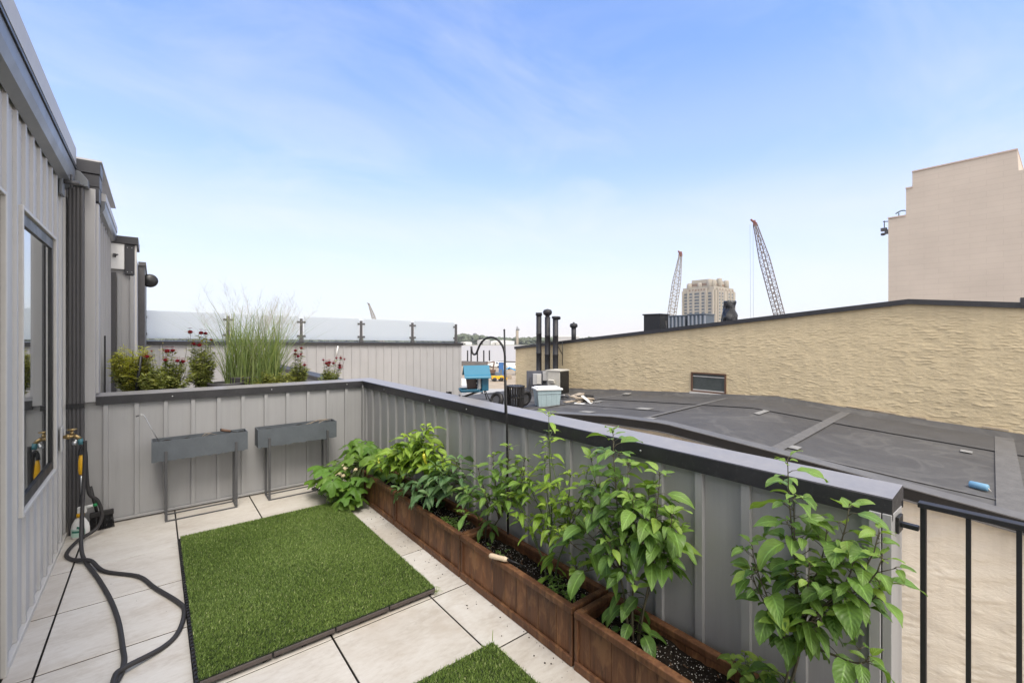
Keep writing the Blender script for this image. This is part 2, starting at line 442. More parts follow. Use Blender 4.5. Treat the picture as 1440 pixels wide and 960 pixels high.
MAT['feeder_blue_dark'] = simple('deep_teal_plastic', (0.010,0.10,0.17), 0.45, 0, 0.1, 10)
MAT['feeder_brown'] = simple('smoky_brown_plastic', (0.055,0.03,0.024), 0.35, 0, 0.2, 10)
MAT['feeder_grey'] = simple('light_grey_plastic', (0.50,0.50,0.49), 0.45)
MAT['tar'] = simple('tarred_pipe', (0.013,0.013,0.017), 0.55, 0, 0.5, 14, 0.35, 40)
MAT['ac'] = simple('weathered_beige_enamel', (0.50,0.48,0.43), 0.55, 0, 0.12, 8)
MAT['panel_grey'] = simple('grey_enclosure', (0.10,0.105,0.13), 0.55, 0.2, 0.2, 8)
MAT['panel_light'] = simple('pale_enclosure', (0.42,0.42,0.43), 0.5, 0.1, 0.12, 8)
MAT['tote'] = simple('pale_blue_tote', (0.33,0.42,0.45), 0.45, 0, 0.08, 8)
MAT['black_plastic'] = simple('black_plastic', (0.016,0.015,0.015), 0.55, 0, 0.3, 20, 0.2, 50)
MAT['debris'] = simple('weathered_tan_board', (0.36,0.30,0.23), 0.85, 0, 0.3, 9)
MAT['blue_roll'] = simple('sky_blue_plastic', (0.16,0.33,0.48), 0.5, 0, 0.1, 12)
MAT['concrete'] = simple('pale_concrete', (0.36,0.355,0.345), 0.85, 0, 0.2, 2)
MAT['red_paint'] = simple('red_crane_paint', (0.16,0.05,0.04), 0.6, 0, 0.3, 2)
MAT['boom_beige'] = simple('beige_boom_paint', (0.26,0.225,0.18), 0.6, 0, 0.2, 1)
MAT['boom_dark'] = simple('dark_boom_paint', (0.14,0.11,0.098), 0.6, 0, 0.2, 1)
MAT['hotel'] = simple('cream_precast', (0.345,0.31,0.255), 0.85, 0, 0.08, 0.15)
MAT['hotel_brown'] = simple('brown_band', (0.20,0.13,0.09), 0.8, 0, 0.1, 0.2)
MAT['win_far'] = simple('far_window_glass', (0.07,0.085,0.10), 0.25, 0, 0.25, 0.3)
MAT['steel_rib'] = simple('pale_steel_rib', (0.38,0.41,0.45), 0.5, 0.3, 0.1, 3)
MAT['steel_dark'] = simple('dark_louvre', (0.12,0.15,0.19), 0.5, 0.2, 0.1, 3)

def glass_window():
    # coated insulating glass: a strong clear reflection over a dark room
    m, nt, b, out = newmat('window_glass')
    b.inputs['Base Color'].default_value = (0.010,0.012,0.013,1); b.inputs['Roughness'].default_value = 0.05
    g = nt.nodes.new('ShaderNodeBsdfGlossy'); g.inputs['Color'].default_value = (0.80,0.83,0.84,1); g.inputs['Roughness'].default_value = 0.015
    lw = nt.nodes.new('ShaderNodeFresnel'); lw.inputs[0].default_value = 2.3
    f = mth(nt, 'ADD', mth(nt, 'MULTIPLY', lw.outputs[0], 0.75), 0.28, True)
    mx = nt.nodes.new('ShaderNodeMixShader'); nt.links.new(f, mx.inputs[0])
    nt.links.new(b.outputs[0], mx.inputs[1]); nt.links.new(g.outputs[0], mx.inputs[2]); nt.links.new(mx.outputs[0], out.inputs[0])
    return m
MAT['glass'] = glass_window()
def frosted():
    m, nt, b, out = newmat('frosted_glass')
    b.inputs['Base Color'].default_value = (0.78,0.81,0.81,1); b.inputs['Roughness'].default_value = 0.35
    t = nt.nodes.new('ShaderNodeBsdfTranslucent'); t.inputs[0].default_value = (0.88,0.91,0.91,1)
    mx = nt.nodes.new('ShaderNodeMixShader'); mx.inputs[0].default_value = 0.72
    nt.links.new(b.outputs[0], mx.inputs[1]); nt.links.new(t.outputs[0], mx.inputs[2])
    nt.links.new(mx.outputs[0], out.inputs[0])
    return m
MAT['frosted'] = frosted()

def panel_tower_mat():
    m, nt, b, out = newmat('pink_beige_panels')
    tc = nt.nodes.new('ShaderNodeTexCoord')
    sx = nt.nodes.new('ShaderNodeSeparateXYZ'); nt.links.new(tc.outputs['Object'], sx.inputs[0])
    cb = nt.nodes.new('ShaderNodeCombineXYZ'); nt.links.new(sx.outputs[1], cb.inputs[0]); nt.links.new(sx.outputs[2], cb.inputs[1])
    br = nt.nodes.new('ShaderNodeTexBrick'); nt.links.new(cb.outputs[0], br.inputs[0])
    br.inputs['Scale'].default_value = 1.0; br.inputs['Mortar Size'].default_value = 0.012; br.inputs['Mortar Smooth'].default_value = 0.3
    br.inputs['Brick Width'].default_value = 1.5; br.inputs['Row Height'].default_value = 0.36
    br.inputs['Color1'].default_value = (0.53,0.468,0.405,1); br.inputs['Color2'].default_value = (0.518,0.456,0.395,1); br.inputs['Mortar'].default_value = (0.462,0.402,0.347,1)
    v = coords(nt); n1 = noise_n(nt, v, 0.35, 5, 0.6)
    c = mixc(nt, 1.0, br.outputs[0], ramp(nt, n1, [(0.3, 0.92), (0.7, 1.05)]), 'MULTIPLY')
    nt.links.new(c, b.inputs['Base Color']); b.inputs['Roughness'].default_value = 0.85; b.inputs['Specular IOR Level'].default_value = 0.2
    bump(nt, b, br.outputs[1], 0.15, -0.01)
    return m
MAT['pink'] = panel_tower_mat()
def water_mat():
    m, nt, b, out = newmat('river_water')
    b.inputs['Base Color'].default_value = (0.42,0.385,0.34,1); b.inputs['Roughness'].default_value = 0.5
    bump(nt, b, noise_n(nt, coords(nt), 0.5, 4), 0.35, 0.6)
    return m
MAT['water'] = water_mat()
MAT['ground'] = simple('site_dirt', (0.33,0.27,0.20), 0.95, 0, 0.3, 0.06)
MAT['bank'] = simple('far_bank_earth', (0.20,0.21,0.16), 0.95, 0, 0.3, 0.02)
MAT['tree_far'] = simple('far_tree_foliage', (0.10,0.12,0.08), 0.95, 0, 0.35, 0.08)
MAT['pane_dull'] = simple('dull_window_pane', (0.075,0.085,0.083), 0.12, 0, 0.2, 3)  # dull grey-green tone across the whole pane
# ------------------------------------------------------------------ deck
mb = MB()
xs = [-0.562, -0.449, 0.148, 0.750, 1.345, 1.94]
ys = [-1.80 + 0.6115*k for k in range(12)]
ys[-1] = 5.215
rp = random.Random(3)
for i in range(5):
    gx = 0.0045
    for j in range(len(ys)-1):
        if j == 0 and i < 0: continue
        dz = rp.uniform(-0.0012, 0.0012)
        x0 = xs[i] + (gx if i else 0); x1 = xs[i+1] - gx
        y0 = ys[j] + 0.0042; y1 = ys[j+1] - 0.0042
        n0 = len(mb.v)
        z = dz; e = 0.0025
        v = [(x0,y0,-0.02),(x1,y0,-0.02),(x1,y1,-0.02),(x0,y1,-0.02),
             (x0,y0,z-e),(x1,y0,z-e),(x1,y1,z-e),(x0,y1,z-e),
             (x0+e,y0+e,z),(x1-e,y0+e,z),(x1-e,y1-e,z),(x0+e,y1-e,z)]
        f = [(0,1,5,4),(1,2,6,5),(2,3,7,6),(3,0,4,7),(4,5,9,8),(5,6,10,9),(6,7,11,10),(7,4,8,11),(8,9,10,11),(0,3,2,1)]
        mb.add(v, f, 0, (rp.random(), rp.random(), rp.random(), 1))
        for q in range(4): mb.mi[-10+q] = 1
deck = struct(mb.build('deck', [MAT['paver'], MAT['paver_edge']]), 'pale stone paver deck with thin dark joints', 'deck')
mb = MB(); mb.box(-0.60, 1.94, -2.2, 5.25, -0.30, -0.035)
struct(mb.build('deck_base', MAT['black']), 'dark base under the pale pavers', 'deck')

# ------------------------------------------------------------------ siding profile
def siding(mb, axis, plane, sgn, u0, u1, z0, z1, start, pitch, rw=0.036, rh=0.02, mi=0, z1b=None):
    pts = [(u0, 0.0)]
    k = math.floor((u0-start)/pitch) - 1
    while start + k*pitch < u1:
        a = start + k*pitch; b = a + rw
        for (u, o) in ((a, 0), (a+0.002, rh), (b-0.002, rh), (b, 0)):
            if u0 < u < u1: pts.append((u, o))
        k += 1
    pts.append((u1, 0.0))
    z1b = z1 if z1b is None else z1b
    v = []; f = []
    for (u, o) in pts:
        zt = z1 + (z1b-z1)*(u-u0)/(u1-u0)
        for z in (z0, zt):
            v.append((plane+sgn*o, u, z) if axis == 'x' else (u, plane+sgn*o, z))
    flip = (axis == 'x') == (sgn > 0)
    for i in range(len(pts)-1):
        q = (2*i, 2*i+2, 2*i+3, 2*i+1)
        f.append(q if flip else q[::-1])
    mb.add(v, f, mi)

# ------------------------------------------------------------------ our house (left wall)
WX = -0.583
house = thing('house', 'grey ribbed metal house wall with a tall dark framed window, nearest on the left', 'house', (WX, 3.2, 0))
L = lambda p: (p[0]-WX, p[1]-3.2, p[2])
def hb(mb, name, mats, parent=house, **kw):
    mb.v = [L(p) for p in mb.v]
    return mb.build(name, mats, parent, **kw)
st, pt, rw = 3.43, 0.205, 0.036
mb = MB()
wy0, wy1, wz0, wz1 = 3.515, 4.555, 0.66, 2.315
for (a, b, c, d) in ((3.19, wy0, 0.03, 2.96), (wy1, 5.19, 0.03, 2.96), (wy0, wy1, 0.03, wz0), (wy0, wy1, wz1, 2.96), (2.05, 3.19, 2.32, 2.96), (-2.2, 2.05, 0.03, 2.96)):
    siding(mb, 'x', WX+0.008, 1, a, b, c, d, st, pt, rw, 0.0155)
mb.box(WX-0.30, WX-0.015, -2.2, 2.05, 0.0, 3.0); mb.box(WX-0.30, WX-0.015, 3.19, wy0, 0.0, 3.0)
mb.box(WX-0.30, WX-0.015, wy1, 5.19, 0.0, 3.0); mb.box(WX-0.30, WX-0.015, wy0, wy1, 0.0, wz0); mb.box(WX-0.30, WX-0.015, wy0, wy1, wz1, 3.0)
mb.box(WX-0.30, WX-0.015, 2.05, 3.19, 2.32, 3.0)
hb(mb, 'wall', MAT['siding_light'])
mb = MB(); mb.box(WX+0.001, WX+0.032, -2.2, 2.0, -0.02, 0.028); mb.box(WX+0.001, WX+0.032, 3.21, 5.08, -0.02, 0.028)
hb(mb, 'base_trim', MAT['trim'], bevel=0.003)
# gutter and pale roof edge
mb = MB()
gx = -0.56
mb.prism([(gx,2.80),(gx+0.045,2.835),(gx+0.06,2.885),(gx+0.06,2.965),(gx,2.965)], 'y', -2.2, 5.08)
hb(mb, 'gutter', MAT['gutter'])
mb = MB()
mb.prism([(gx,2.968),(gx+0.068,2.968),(gx+0.068,2.985),(gx+0.052,2.99),(gx+0.052,3.012),(gx,3.012)], 'y', -2.2, 5.085)
hb(mb, 'gutter_lip', MAT['dark'])
mb = MB()
mb.prism([(gx-0.3,3.014),(gx+0.062,3.014),(gx+0.062,3.145),(gx-0.3,3.20)], 'y', -2.2, 5.075)
hb(mb, 'roof', MAT['roof_edge'])
# gutter end box and dark ribbed downspout
mb = MB(); mb.prism([(-0.525,2.84),(-0.425,2.84),(-0.425,2.895),(-0.47,2.955),(-0.525,2.975)], 'y', 5.04, 5.15)
hb(mb, 'gutter_outlet', MAT['gutter'], bevel=0.004)
mb = MB()
mb.box(-0.545, -0.455, 5.07, 5.16, 0.0, 2.838)
for k in range(4): mb.box(-0.54+k*0.023, -0.527+k*0.023, 5.058, 5.0695, 0.02, 2.83)
dsp = hb(mb, 'downspout', MAT['downspout'], bevel=0.003)
mb = MB(); mb.box(-0.555, -0.447, 5.05, 5.0565, 1.03, 1.07)
o = mb; hb(o, 'strap', MAT['black'])
# window
mb = MB()
for (a, b, c, d) in ((3.505, 3.525, 0.65, 2.325), (4.545, 4.565, 0.65, 2.325), (3.525, 4.545, 0.65, 0.672), (3.525, 4.545, 2.303, 2.325)):
    mb.box(WX-0.02, WX+0.036, a, b, c, d)
win = hb(mb, 'window', MAT['trim'], bevel=0.004)
mb = MB()
for (a, b, c, d) in ((3.527, 3.56, 0.674, 2.301), (4.488, 4.543, 0.674, 2.301), (3.56, 4.488, 0.674, 0.735), (3.56, 4.488, 2.235, 2.301)):
    mb.box(WX-0.05, WX+0.020, a, b, c, d)
fr = mb.build('frame', MAT['black'], win, bevel=0.003)
for me in (fr.data,):
    for v_ in me.vertices: v_.co = Vector(L(v_.co))
mb = MB(); mb.box(WX-0.01, WX+0.009, 3.558, 4.49, 0.733, 2.237)
mb.v = [L(p) for p in mb.v]; mb.build('pane', MAT['glass'], win)
# glazed door at the very edge
mb = MB()
for (a, b, c, d) in ((2.06, 2.11, 0.0, 2.31), (3.165, 3.185, 0.0, 2.31), (2.11, 3.165, 2.29, 2.31)):
    mb.box(WX-0.02, WX+0.034, a, b, c, d)
door = hb(mb, 'door', MAT['trim'], bevel=0.004)
mb = MB()
for (a, b, c, d) in ((2.112, 2.20, 0.0, 2.288), (3.04, 3.163, 0.0, 2.288), (2.2, 3.04, 2.15, 2.288), (2.2, 3.04, 0.0, 0.12)):
    mb.box(WX-0.05, WX+0.014, a, b, c, d)
mb.v = [L(p) for p in mb.v]; mb.build('frame', MAT['black'], door, bevel=0.003)
mb = MB(); mb.box(WX-0.01, WX+0.006, 2.198, 3.042, 0.118, 2.152)
mb.v = [L(p) for p in mb.v]; mb.build('pane', MAT['glass'], door)
# wall bracket fixture high on the siding
mb = MB(); mb.box(WX+0.022, WX+0.042, 4.76, 4.87, 2.69, 2.88)
fx = hb(mb, 'wall_plate', MAT['gutter'], bevel=0.004)
mb = MB()
mb.tube([(WX+0.04,4.815,2.80),(WX+0.13,4.815,2.80)], 0.017, 10); mb.tube([(WX+0.10,4.815,2.80),(WX+0.15,4.83,2.795)], 0.009, 8)
mb.tube([(WX+0.085,4.815,2.76),(WX+0.085,4.815,2.86)], 0.008, 8)
mb.v = [L(p) for p in mb.v]; mb.build('arm', MAT['leg_metal'], fx)
# outdoor tap
mb = MB(); mb.box(WX+0.024, WX+0.036, 4.79, 4.87, 0.74, 0.925)
tp = hb(mb, 'tap_plate', MAT['siding_light'], bevel=0.003)
ty = 4.83
mb = MB()
mb.tube([(WX+0.036,ty,0.845),(WX+0.10,ty,0.845)], 0.013, 10)
mb.lathe((WX+0.062,ty,0.845), [(0.019,-0.012),(0.022,0),(0.019,0.012)], 10, axis='x')
mb.tube([(WX+0.095,ty,0.848),(WX+0.118,ty,0.835),(WX+0.135,ty,0.81)], [0.016,0.015,0.013], 10)
mb.lathe((WX+0.085,ty,0.86), [(0.012,0.0),(0.014,0.012),(0.008,0.03)], 10)
mb.v = [L(p) for p in mb.v]; mb.build('tap', MAT['brass'], tp)
mb = MB(); mb.lathe((WX+0.085,ty,0.89), [(0.006,0.0),(0.030,0.004),(0.030,0.012),(0.006,0.014)], 8)
mb.v = [L(p) for p in mb.v]; mb.build('tap_handle', MAT['brass'], tp)
mb = MB(); mb.lathe((WX+0.10,ty,0.79), [(0.014,-0.012),(0.017,0.0),(0.014,0.016)], 10); mb.tube([(WX+0.10,ty,0.79),(WX+0.11,ty,0.815)], 0.010, 8)
mb.v = [L(p) for p in mb.v]; mb.build('tap_valve', MAT['galv'], tp)

# ------------------------------------------------------------------ parapet round the deck
parapet = thing('parapet_wall', 'waist high grey ribbed parapet wall with charcoal coping round the paved deck', 'wall', (1.93, 5.21, 0))
def pb(mb, name, mats, **kw):
    mb.v = [(p[0]-1.93, p[1]-5.21, p[2]) for p in mb.v]
    return mb.build(name, mats, parapet, **kw)
mb = MB()
siding(mb, 'y', 5.21, -1, -0.47, 1.93, 0.035, 1.06, -0.344, 0.2045, 0.034, 0.02)
mb.box(-0.47, 2.03, 5.214, 5.33, 0.025, 1.055)
mb.box(1.895, 1.9295, 5.155, 5.209, 0.03, 1.04)
pb(mb, 'back_siding', MAT['siding'])
mb = MB()
siding(mb, 'x', 1.93, -1, 0.40, 5.209, 0.035, 1.06, 1.031, 0.2035, 0.038, 0.02)
mb.box(1.934, 2.03, 0.40, 5.2135, -0.3, 1.055)
pb(mb, 'side_siding', MAT['siding'])
mb = MB(); mb.box(1.893, 2.035, 0.372, 0.397, 0.02, 1.035); mb.box(1.888, 1.9, 0.40, 0.432, 0.02, 1.035)
pb(mb, 'end_post', MAT['siding'], bevel=0.002)
mb = MB(); mb.box(-0.455, 1.90, 5.180, 5.2085, 0.014, 0.034); mb.box(1.9, 1.928, 0.40, 5.17, 0.014, 0.034)
pb(mb, 'base_trim', MAT['siding'], bevel=0.002)
mb = MB(); mb.box(-0.45, 1.9, 5.18, 5.2, -0.03, -0.016)
# coping: folded metal cap leaning inwards; front fascia, sloped top
def cap_prof(): return [(0.0,1.018),(0.0,1.088),(0.004,1.092),(0.15,1.108),(0.155,1.100),(0.155,1.03),(0.145,1.03),(0.145,1.056),(0.012,1.056),(0.012,1.018)]
mb = MB()
q = cap_prof()
# mitred corner at (1.90,5.18)
n = len(q)
va = [(-0.388, 5.18+o_, z+0.012) for o_, z in q]; vb = [(1.90+o_, 5.18+o_, z-0.002) for o_, z in q]; vc = [(1.90+o_, 0.372, z-0.004) for o_, z in q]
mb.add(va+vb, [tuple(range(n))] + [(i, n+i, n+(i+1)%n, (i+1)%n) for i in range(n)])
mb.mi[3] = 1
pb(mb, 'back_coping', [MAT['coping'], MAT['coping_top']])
mb = MB()
vb2 = [(p[0]+0.0, p[1], p[2]+0.0006) for p in vb]; vc2 = [(p[0], p[1], p[2]) for p in vc]
mb.add(vb2+vc2, [tuple(range(n,2*n))[::-1]] + [(i, n+i, n+(i+1)%n, (i+1)%n) for i in range(n)])
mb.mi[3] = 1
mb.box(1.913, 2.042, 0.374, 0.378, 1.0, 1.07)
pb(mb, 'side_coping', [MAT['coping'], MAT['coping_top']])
mb = MB()
for x in (0.13, 0.95, 1.72): mb.lathe((x, 5.1795, 1.062), [(0.0,-0.004),(0.005,-0.003),(0.006,0.0)], 8, axis='y')
for y in (4.55, 3.55, 2.95, 1.35): mb.lathe((1.8995, y, 1.05), [(0.0,-0.004),(0.005,-0.003),(0.006,0.0)], 8, axis='x')
mb.v = [(p[0]-1.93, p[1]-5.21, p[2]) for p in mb.v]; build_each(mb, 'screw', MAT['galv'], parapet)

# ------------------------------------------------------------------ black railing after the parapet's end
rail = thing('railing', 'black iron railing beside the free end of the parapet', 'railing', (1.968, 0.3, 0))
mb = MB(); mb.box(-0.018, 0.018, -2.0, 0.018, 1.066, 1.082)
mb.build('top_rail', MAT['black'], rail, bevel=0.002)
mb = MB(); mb.box(-0.016, 0.016, -2.0, 0.0, 0.06, 0.075); mb.build('bottom_rail', MAT['black'], rail)
mb = MB(); mb.box(-0.0075, 0.0075, -0.002, 0.0135, -0.1, 1.0655); mb.box(-0.012, 0.012, 0.0165, 0.085, 0.985, 1.0); mb.box(-0.03,0.03,0.062,0.071,0.965,1.02); mb.build('wall_bracket', MAT['black'], rail, bevel=0.002)
mb = MB(); mb.box(-0.0058, 0.0058, -0.0058, 0.0058, -0.1, 1.066)
b0 = mb.build('baluster', MAT['black'], rail, loc=(0, 0.006-0.104, 0))
for k in range(2, 20):
    c = b0.copy(); COL.objects.link(c); c.parent = rail; c.location = (0, 0.006-0.104*k, 0)

# ------------------------------------------------------------------ neighbouring house behind the back parapet
nbh = thing('house', 'second grey ribbed house along the left, with a charcoal boxed roof edge', 'house', (-0.39, 6.1, 0))
def nb(mb, name, mats, o=nbh, base=(-0.39,6.1,0), **kw):
    mb.v = [(p[0]-base[0], p[1]-base[1], p[2]-base[2]) for p in mb.v]
    return mb.build(name, mats, o, **kw)
mb = MB()
siding(mb, 'x', -0.40, 1, 5.30, 6.98, 0.0, 2.72, 5.36, 0.205, 0.036, 0.0145)
mb.box(-0.8, -0.404, 5.22, 6.98, -0.3, 2.76)
nb(mb, 'wall', MAT['siding_far'])
mb = MB(); mb.box(-0.462, -0.39, 5.165, 5.21, 1.06, 2.86); mb.box(-0.398,-0.372,5.212,5.30,1.13,2.75); nb(mb, 'corner_panel', MAT['siding_far'], bevel=0.003)
mb = MB(); mb.box(-0.7, -0.366, 5.19, 5.40, 2.885, 2.99); mb.box(-0.445, -0.369, 5.195, 5.40, 2.765, 2.883)
mb.box(-0.7, -0.36, 5.18, 5.42, 2.993, 3.10)
nb(mb, 'roof_box', MAT['dark'], bevel=0.004)
mb = MB(); mb.prism([(-0.394,2.70),(-0.36,2.72),(-0.345,2.76),(-0.345,2.82),(-0.394,2.82)], 'y', 5.405, 7.0); nb(mb, 'gutter', MAT['gutter'])
mb = MB(); mb.box(-0.8, -0.34, 5.425, 7.02, 2.823, 2.89); mb.box(-0.8, -0.352, 5.2, 7.0, 3.104, 3.118); nb(mb, 'roof', MAT['roof_edge'])
mb = MB(); mb.box(-0.365,-0.352,5.60,5.615,1.0,1.62); nb(mb, 'conduit', MAT['black'])

nh3 = thing('house', 'third grey house at the far left, with a white panel under its roof', 'house', (-0.2, 7.4, 0))
B3 = (-0.2,7.4,0)
mb = MB(); mb.box(-0.8, -0.195, 7.03, 10.95, -0.3, 2.70); nb(mb, 'wall', MAT['siding_far'], nh3, B3)
mb = MB(); mb.box(-0.34,-0.30,7.0,7.028,0.0,2.33); mb.box(-0.225,-0.19,7.0,7.028,0.0,2.33); nb(mb, 'corner_trim', MAT['siding'], nh3, B3)
mb = MB(); mb.box(-0.395,-0.35,6.99,7.029,0.0,2.36); nb(mb, 'downspout', MAT['downspout'], nh3, B3)
mb = MB(); mb.box(-0.8, -0.15, 6.97, 7.6, 2.70, 2.79); mb.box(-0.275,-0.185,6.99,7.028,2.34,2.698); nb(mb, 'roof_box', MAT['dark'], nh3, B3, bevel=0.004)
mb = MB(); mb.box(-0.40,-0.278,6.985,7.027,2.40,2.697); nb(mb, 'white_panel', MAT['white'], nh3, B3)
mb = MB(); mb.box(-0.183,-0.165,7.0,7.03,1.0,2.698); nb(mb, 'edge_strip', MAT['trim'], nh3, B3)
mb = MB()
for (x,z) in ((-0.25,2.66),(-0.21,2.66),(-0.25,2.37),(-0.21,2.37)): mb.lathe((x,6.988,z), [(0,-0.003),(0.006,-0.001),(0.006,0.003)], 8, axis='y')
mb.v = [(p[0]-B3[0], p[1]-B3[1], p[2]) for p in mb.v]; build_each(mb, 'bolt', MAT['galv'], nh3)
mb = MB(); mb.tube([(-0.36,6.98,2.55),(-0.335,6.93,2.56)], 0.01, 8); mb.box(-0.375,-0.35,6.96,6.985,2.535,2.575); nb(mb, 'wall_bracket', MAT['leg_metal'], nh3, B3)
mb = MB(); mb.box(-0.192, -0.115, 8.9, 10.9, 1.4, 2.68); mb.box(-0.192,-0.10,8.88,10.9,2.683,2.74); nb(mb, 'dark_screen', MAT['downspout'], nh3, B3)
mb = MB(); mb.lathe((-0.055,8.98,2.47), [(0.0,-0.03),(0.06,-0.02),(0.10,0.0),(0.105,0.008)], 16, axis='y'); mb.tube([(-0.115,9.0,2.44),(-0.06,8.98,2.46)],0.01,6); nb(mb, 'satellite_dish', MAT['black'], nh3, B3)

# neighbour's low side parapet, seen between the flowers
mb = MB()
np_ = thing('parapet_wall', 'neighbouring low grey parapet with pale topped coping, behind the right red flowers', 'wall', (1.93, 7.5, 0))
mb.box(1.94, 2.04, 5.36, 10.9, -0.3, 0.96); nb(mb, 'siding', MAT['siding'], np_, (1.93,7.5,0))
mb = MB(); mb.prism([(1.90,0.94),(1.90,0.998),(2.06,1.012),(2.06,0.94),(2.045,0.94),(2.045,0.97),(1.915,0.97),(1.915,0.94)], 'y', 5.36, 10.9); nb(mb, 'coping', MAT['coping'], np_, (1.93,7.5,0))
mb = MB(); mb.box(-0.6, 2.05, 5.34, 11.0, -0.3, -0.03)
struct(mb.build('neighbour_deck', MAT['paver']), 'deck of the neighbouring terrace', 'deck')

# far ribbed wall with frosted glass screen (built level, then tilted one degree as the wall runs)
fw = thing('terrace_wall', 'long pale grey ribbed wall beyond the flowers with a charcoal coping', 'wall', (-0.2, 11.0, 0))
mb = MB()
siding(mb, 'y', 0.0, -1, 0.0, 7.12, -1.6, 1.49, 0.08, 0.2045, 0.03, 0.018, z1b=1.37)
mb.box(0.0, 6.71, 0.004, 0.2, -1.6, 1.36); mb.box(6.95, 7.118, 0.004, 0.2, -1.6, 1.36); mb.box(6.71,6.95,0.004,0.2,0.5,1.36); mb.box(6.71,6.95,0.1,0.2,-1.6,0.5)
mb.build('siding', MAT['siding_far'], fw)
mb = MB()
for (za, zb, t) in ((1.49, 1.455, 0),):
    v = [(0,-0.05,1.44),(7.16,-0.05,1.32),(7.16,0.24,1.32),(0,0.24,1.44),(0,-0.05,1.512),(7.16,-0.05,1.392),(7.16,0.24,1.40),(0,0.24,1.52)]
    mb.add(v, [(0,3,2,1),(4,5,6,7),(0,1,5,4),(1,2,6,5),(2,3,7,6),(3,0,4,7)])
mb.build('coping', MAT['coping'], fw)
mb = MB(); mb.box(6.60,6.72,-0.12,-0.02,0.02,0.03); mb.box(6.60,6.61,-0.12,-0.02,-0.1,0.02); mb.box(6.71,6.72,-0.12,-0.02,-0.1,0.02); mb.box(6.612,6.708,-0.03,-0.02,-0.1,0.02); mb.build('vent_hood', MAT['black'], fw)
mb = MB(); mb.tube([(3.62,-0.06,1.36),(3.58,-0.06,1.12)], 0.018, 6); mb.build('downpipe', MAT['white'], fw)
gs = thing('glass_screen', 'frosted glass balustrade on dark posts along the top of the long far wall', 'balustrade', (-0.2, 11.08, 0))
px_ = [0.0, 1.41, 2.84, 4.23, 5.62, 6.98]
def capz(x): return 1.515 - 0.12*x/7.16
mb = MB(); mb.box(-0.028,0.028,-0.025,0.025,0,0.53); mb.box(-0.045,0.045,-0.04,0.04,0,0.05)
p0 = mb.build('post', MAT['downspout'], gs, loc=(px_[0],0,capz(0)), bevel=0.003)
for x in px_[1:]:
    c = p0.copy(); COL.objects.link(c); c.parent = gs; c.location = (x,0,capz(x))
for i in range(5):
    a, b = px_[i]+0.055, px_[i+1]-0.055
    za, zb = capz(a), capz(b)
    mb = MB()
    mb.add([(a,-0.006,za+0.045),(b,-0.006,zb+0.045),(b,-0.006,zb+0.585),(a,-0.006,za+0.585),(a,0.006,za+0.045),(b,0.006,zb+0.045),(b,0.006,zb+0.585),(a,0.006,za+0.585)],
           [(0,1,2,3),(7,6,5,4),(0,4,5,1),(1,5,6,2),(2,6,7,3),(3,7,4,0)])
    pn = mb.build('glass_pane', MAT['frosted'], gs)
    mb = MB()
    for (x, z) in ((a,za),(b,zb)):
        for dz in (0.13, 0.45): mb.box(x-0.035, x+0.035, -0.02, 0.02, z+dz-0.022, z+dz+0.022)
    build_each(mb, 'clamp', MAT['leg_metal'], pn)

# ------------------------------------------------------------------ building next door: dark roof below a tan wall
A = math.radians(4.4)
def RF(w):     # roof height along the building
    return float(np.interp(w, [-4,-0.35,0.77,2.0,3.2,5.45,6.66,9.2,11.7,13], [-0.30,-0.075,0.0,0.085,0.18,0.06,-0.015,-0.17,-0.35,-0.4]))
low = thing('rowhouse', 'low beige rendered building with a dark membrane roof between the deck and the tan wall', 'building', (0,0,0), A)
mb = MB()
wl = list(np.arange(-4.0, 11.71, 0.1)); dl = list(np.linspace(6.0, 11.02, 30))
v = []; f = []
for w in wl:
    for d in dl:
        up = 0.0
        if d > 10.85: up = (d-10.85)*0.55          # cant strip up the wall
        z = RF(w) + up + 0.012*noise.noise(Vector((d*0.4, w*0.4, 0)))
        v.append((d, w, z))
nd = len(dl)
for i in range(len(wl)-1):
    for j in range(nd-1):
        a = i*nd+j; f.append((a, a+1, a+nd+1, a+nd))
mb.add(v, f, 0, smooth=True)
mb.build('roof', MAT['membrane'], low)
def sheet(poly_dw, lift, mat, name, ex=True):
    """a strip of material laid on the roof: list of (d,w) left/right pairs"""
    mb = MB(); v = []; f = []
    for (d0,w0),(d1,w1) in poly_dw:
        v += [(d0,w0,RF(w0)+lift+(max(0,d0-10.85)*0.55)+0.012*noise.noise(Vector((d0*0.4,w0*0.4,0)))),(d1,w1,RF(w1)+lift+(max(0,d1-10.85)*0.55)+0.012*noise.noise(Vector((d1*0.4,w1*0.4,0))))]
    for i in range(len(poly_dw)-1):
        f.append((2*i,2*i+1,2*i+3,2*i+2))
    mb.add(v, f, 0)
    o = mb.build(name, mat, low)
    so = o.modifiers.new('thick', 'SOLIDIFY'); so.thickness = 0.002; so.offset = -1
    return o
def cross(w, wd, d0=6.05, d1=10.84, lift=0.0175, name='seam_tape', mat='seam', skew=0.0):
    n = 20
    return sheet([((d0+(d1-d0)*k/n, w-wd/2+skew*k/n), (d0+(d1-d0)*k/n, w+wd/2+skew*k/n)) for k in range(n+1)], lift, MAT[mat], name)
cross(1.97, 0.15); cross(-0.13, 0.21); cross(4.25, 0.09); cross(6.9, 0.08)
def along(d, wd, w0, w1, lift, name, mat):
    n = int((w1-w0)/0.15)
    rr = random.Random(int(d*100))
    return sheet([((d-wd/2+rr.uniform(-.008,.008), w0+(w1-w0)*k/n),(d+wd/2+rr.uniform(-.008,.008), w0+(w1-w0)*k/n)) for k in range(n+1)], lift, MAT[mat], name)
along(6.72, 0.05, -3.5, 1.84, 0.012, 'seam_tape', 'seam')
along(10.15, 1.35, -3.8, 11.5, 0.012, 'wall_flashing', 'flashing')
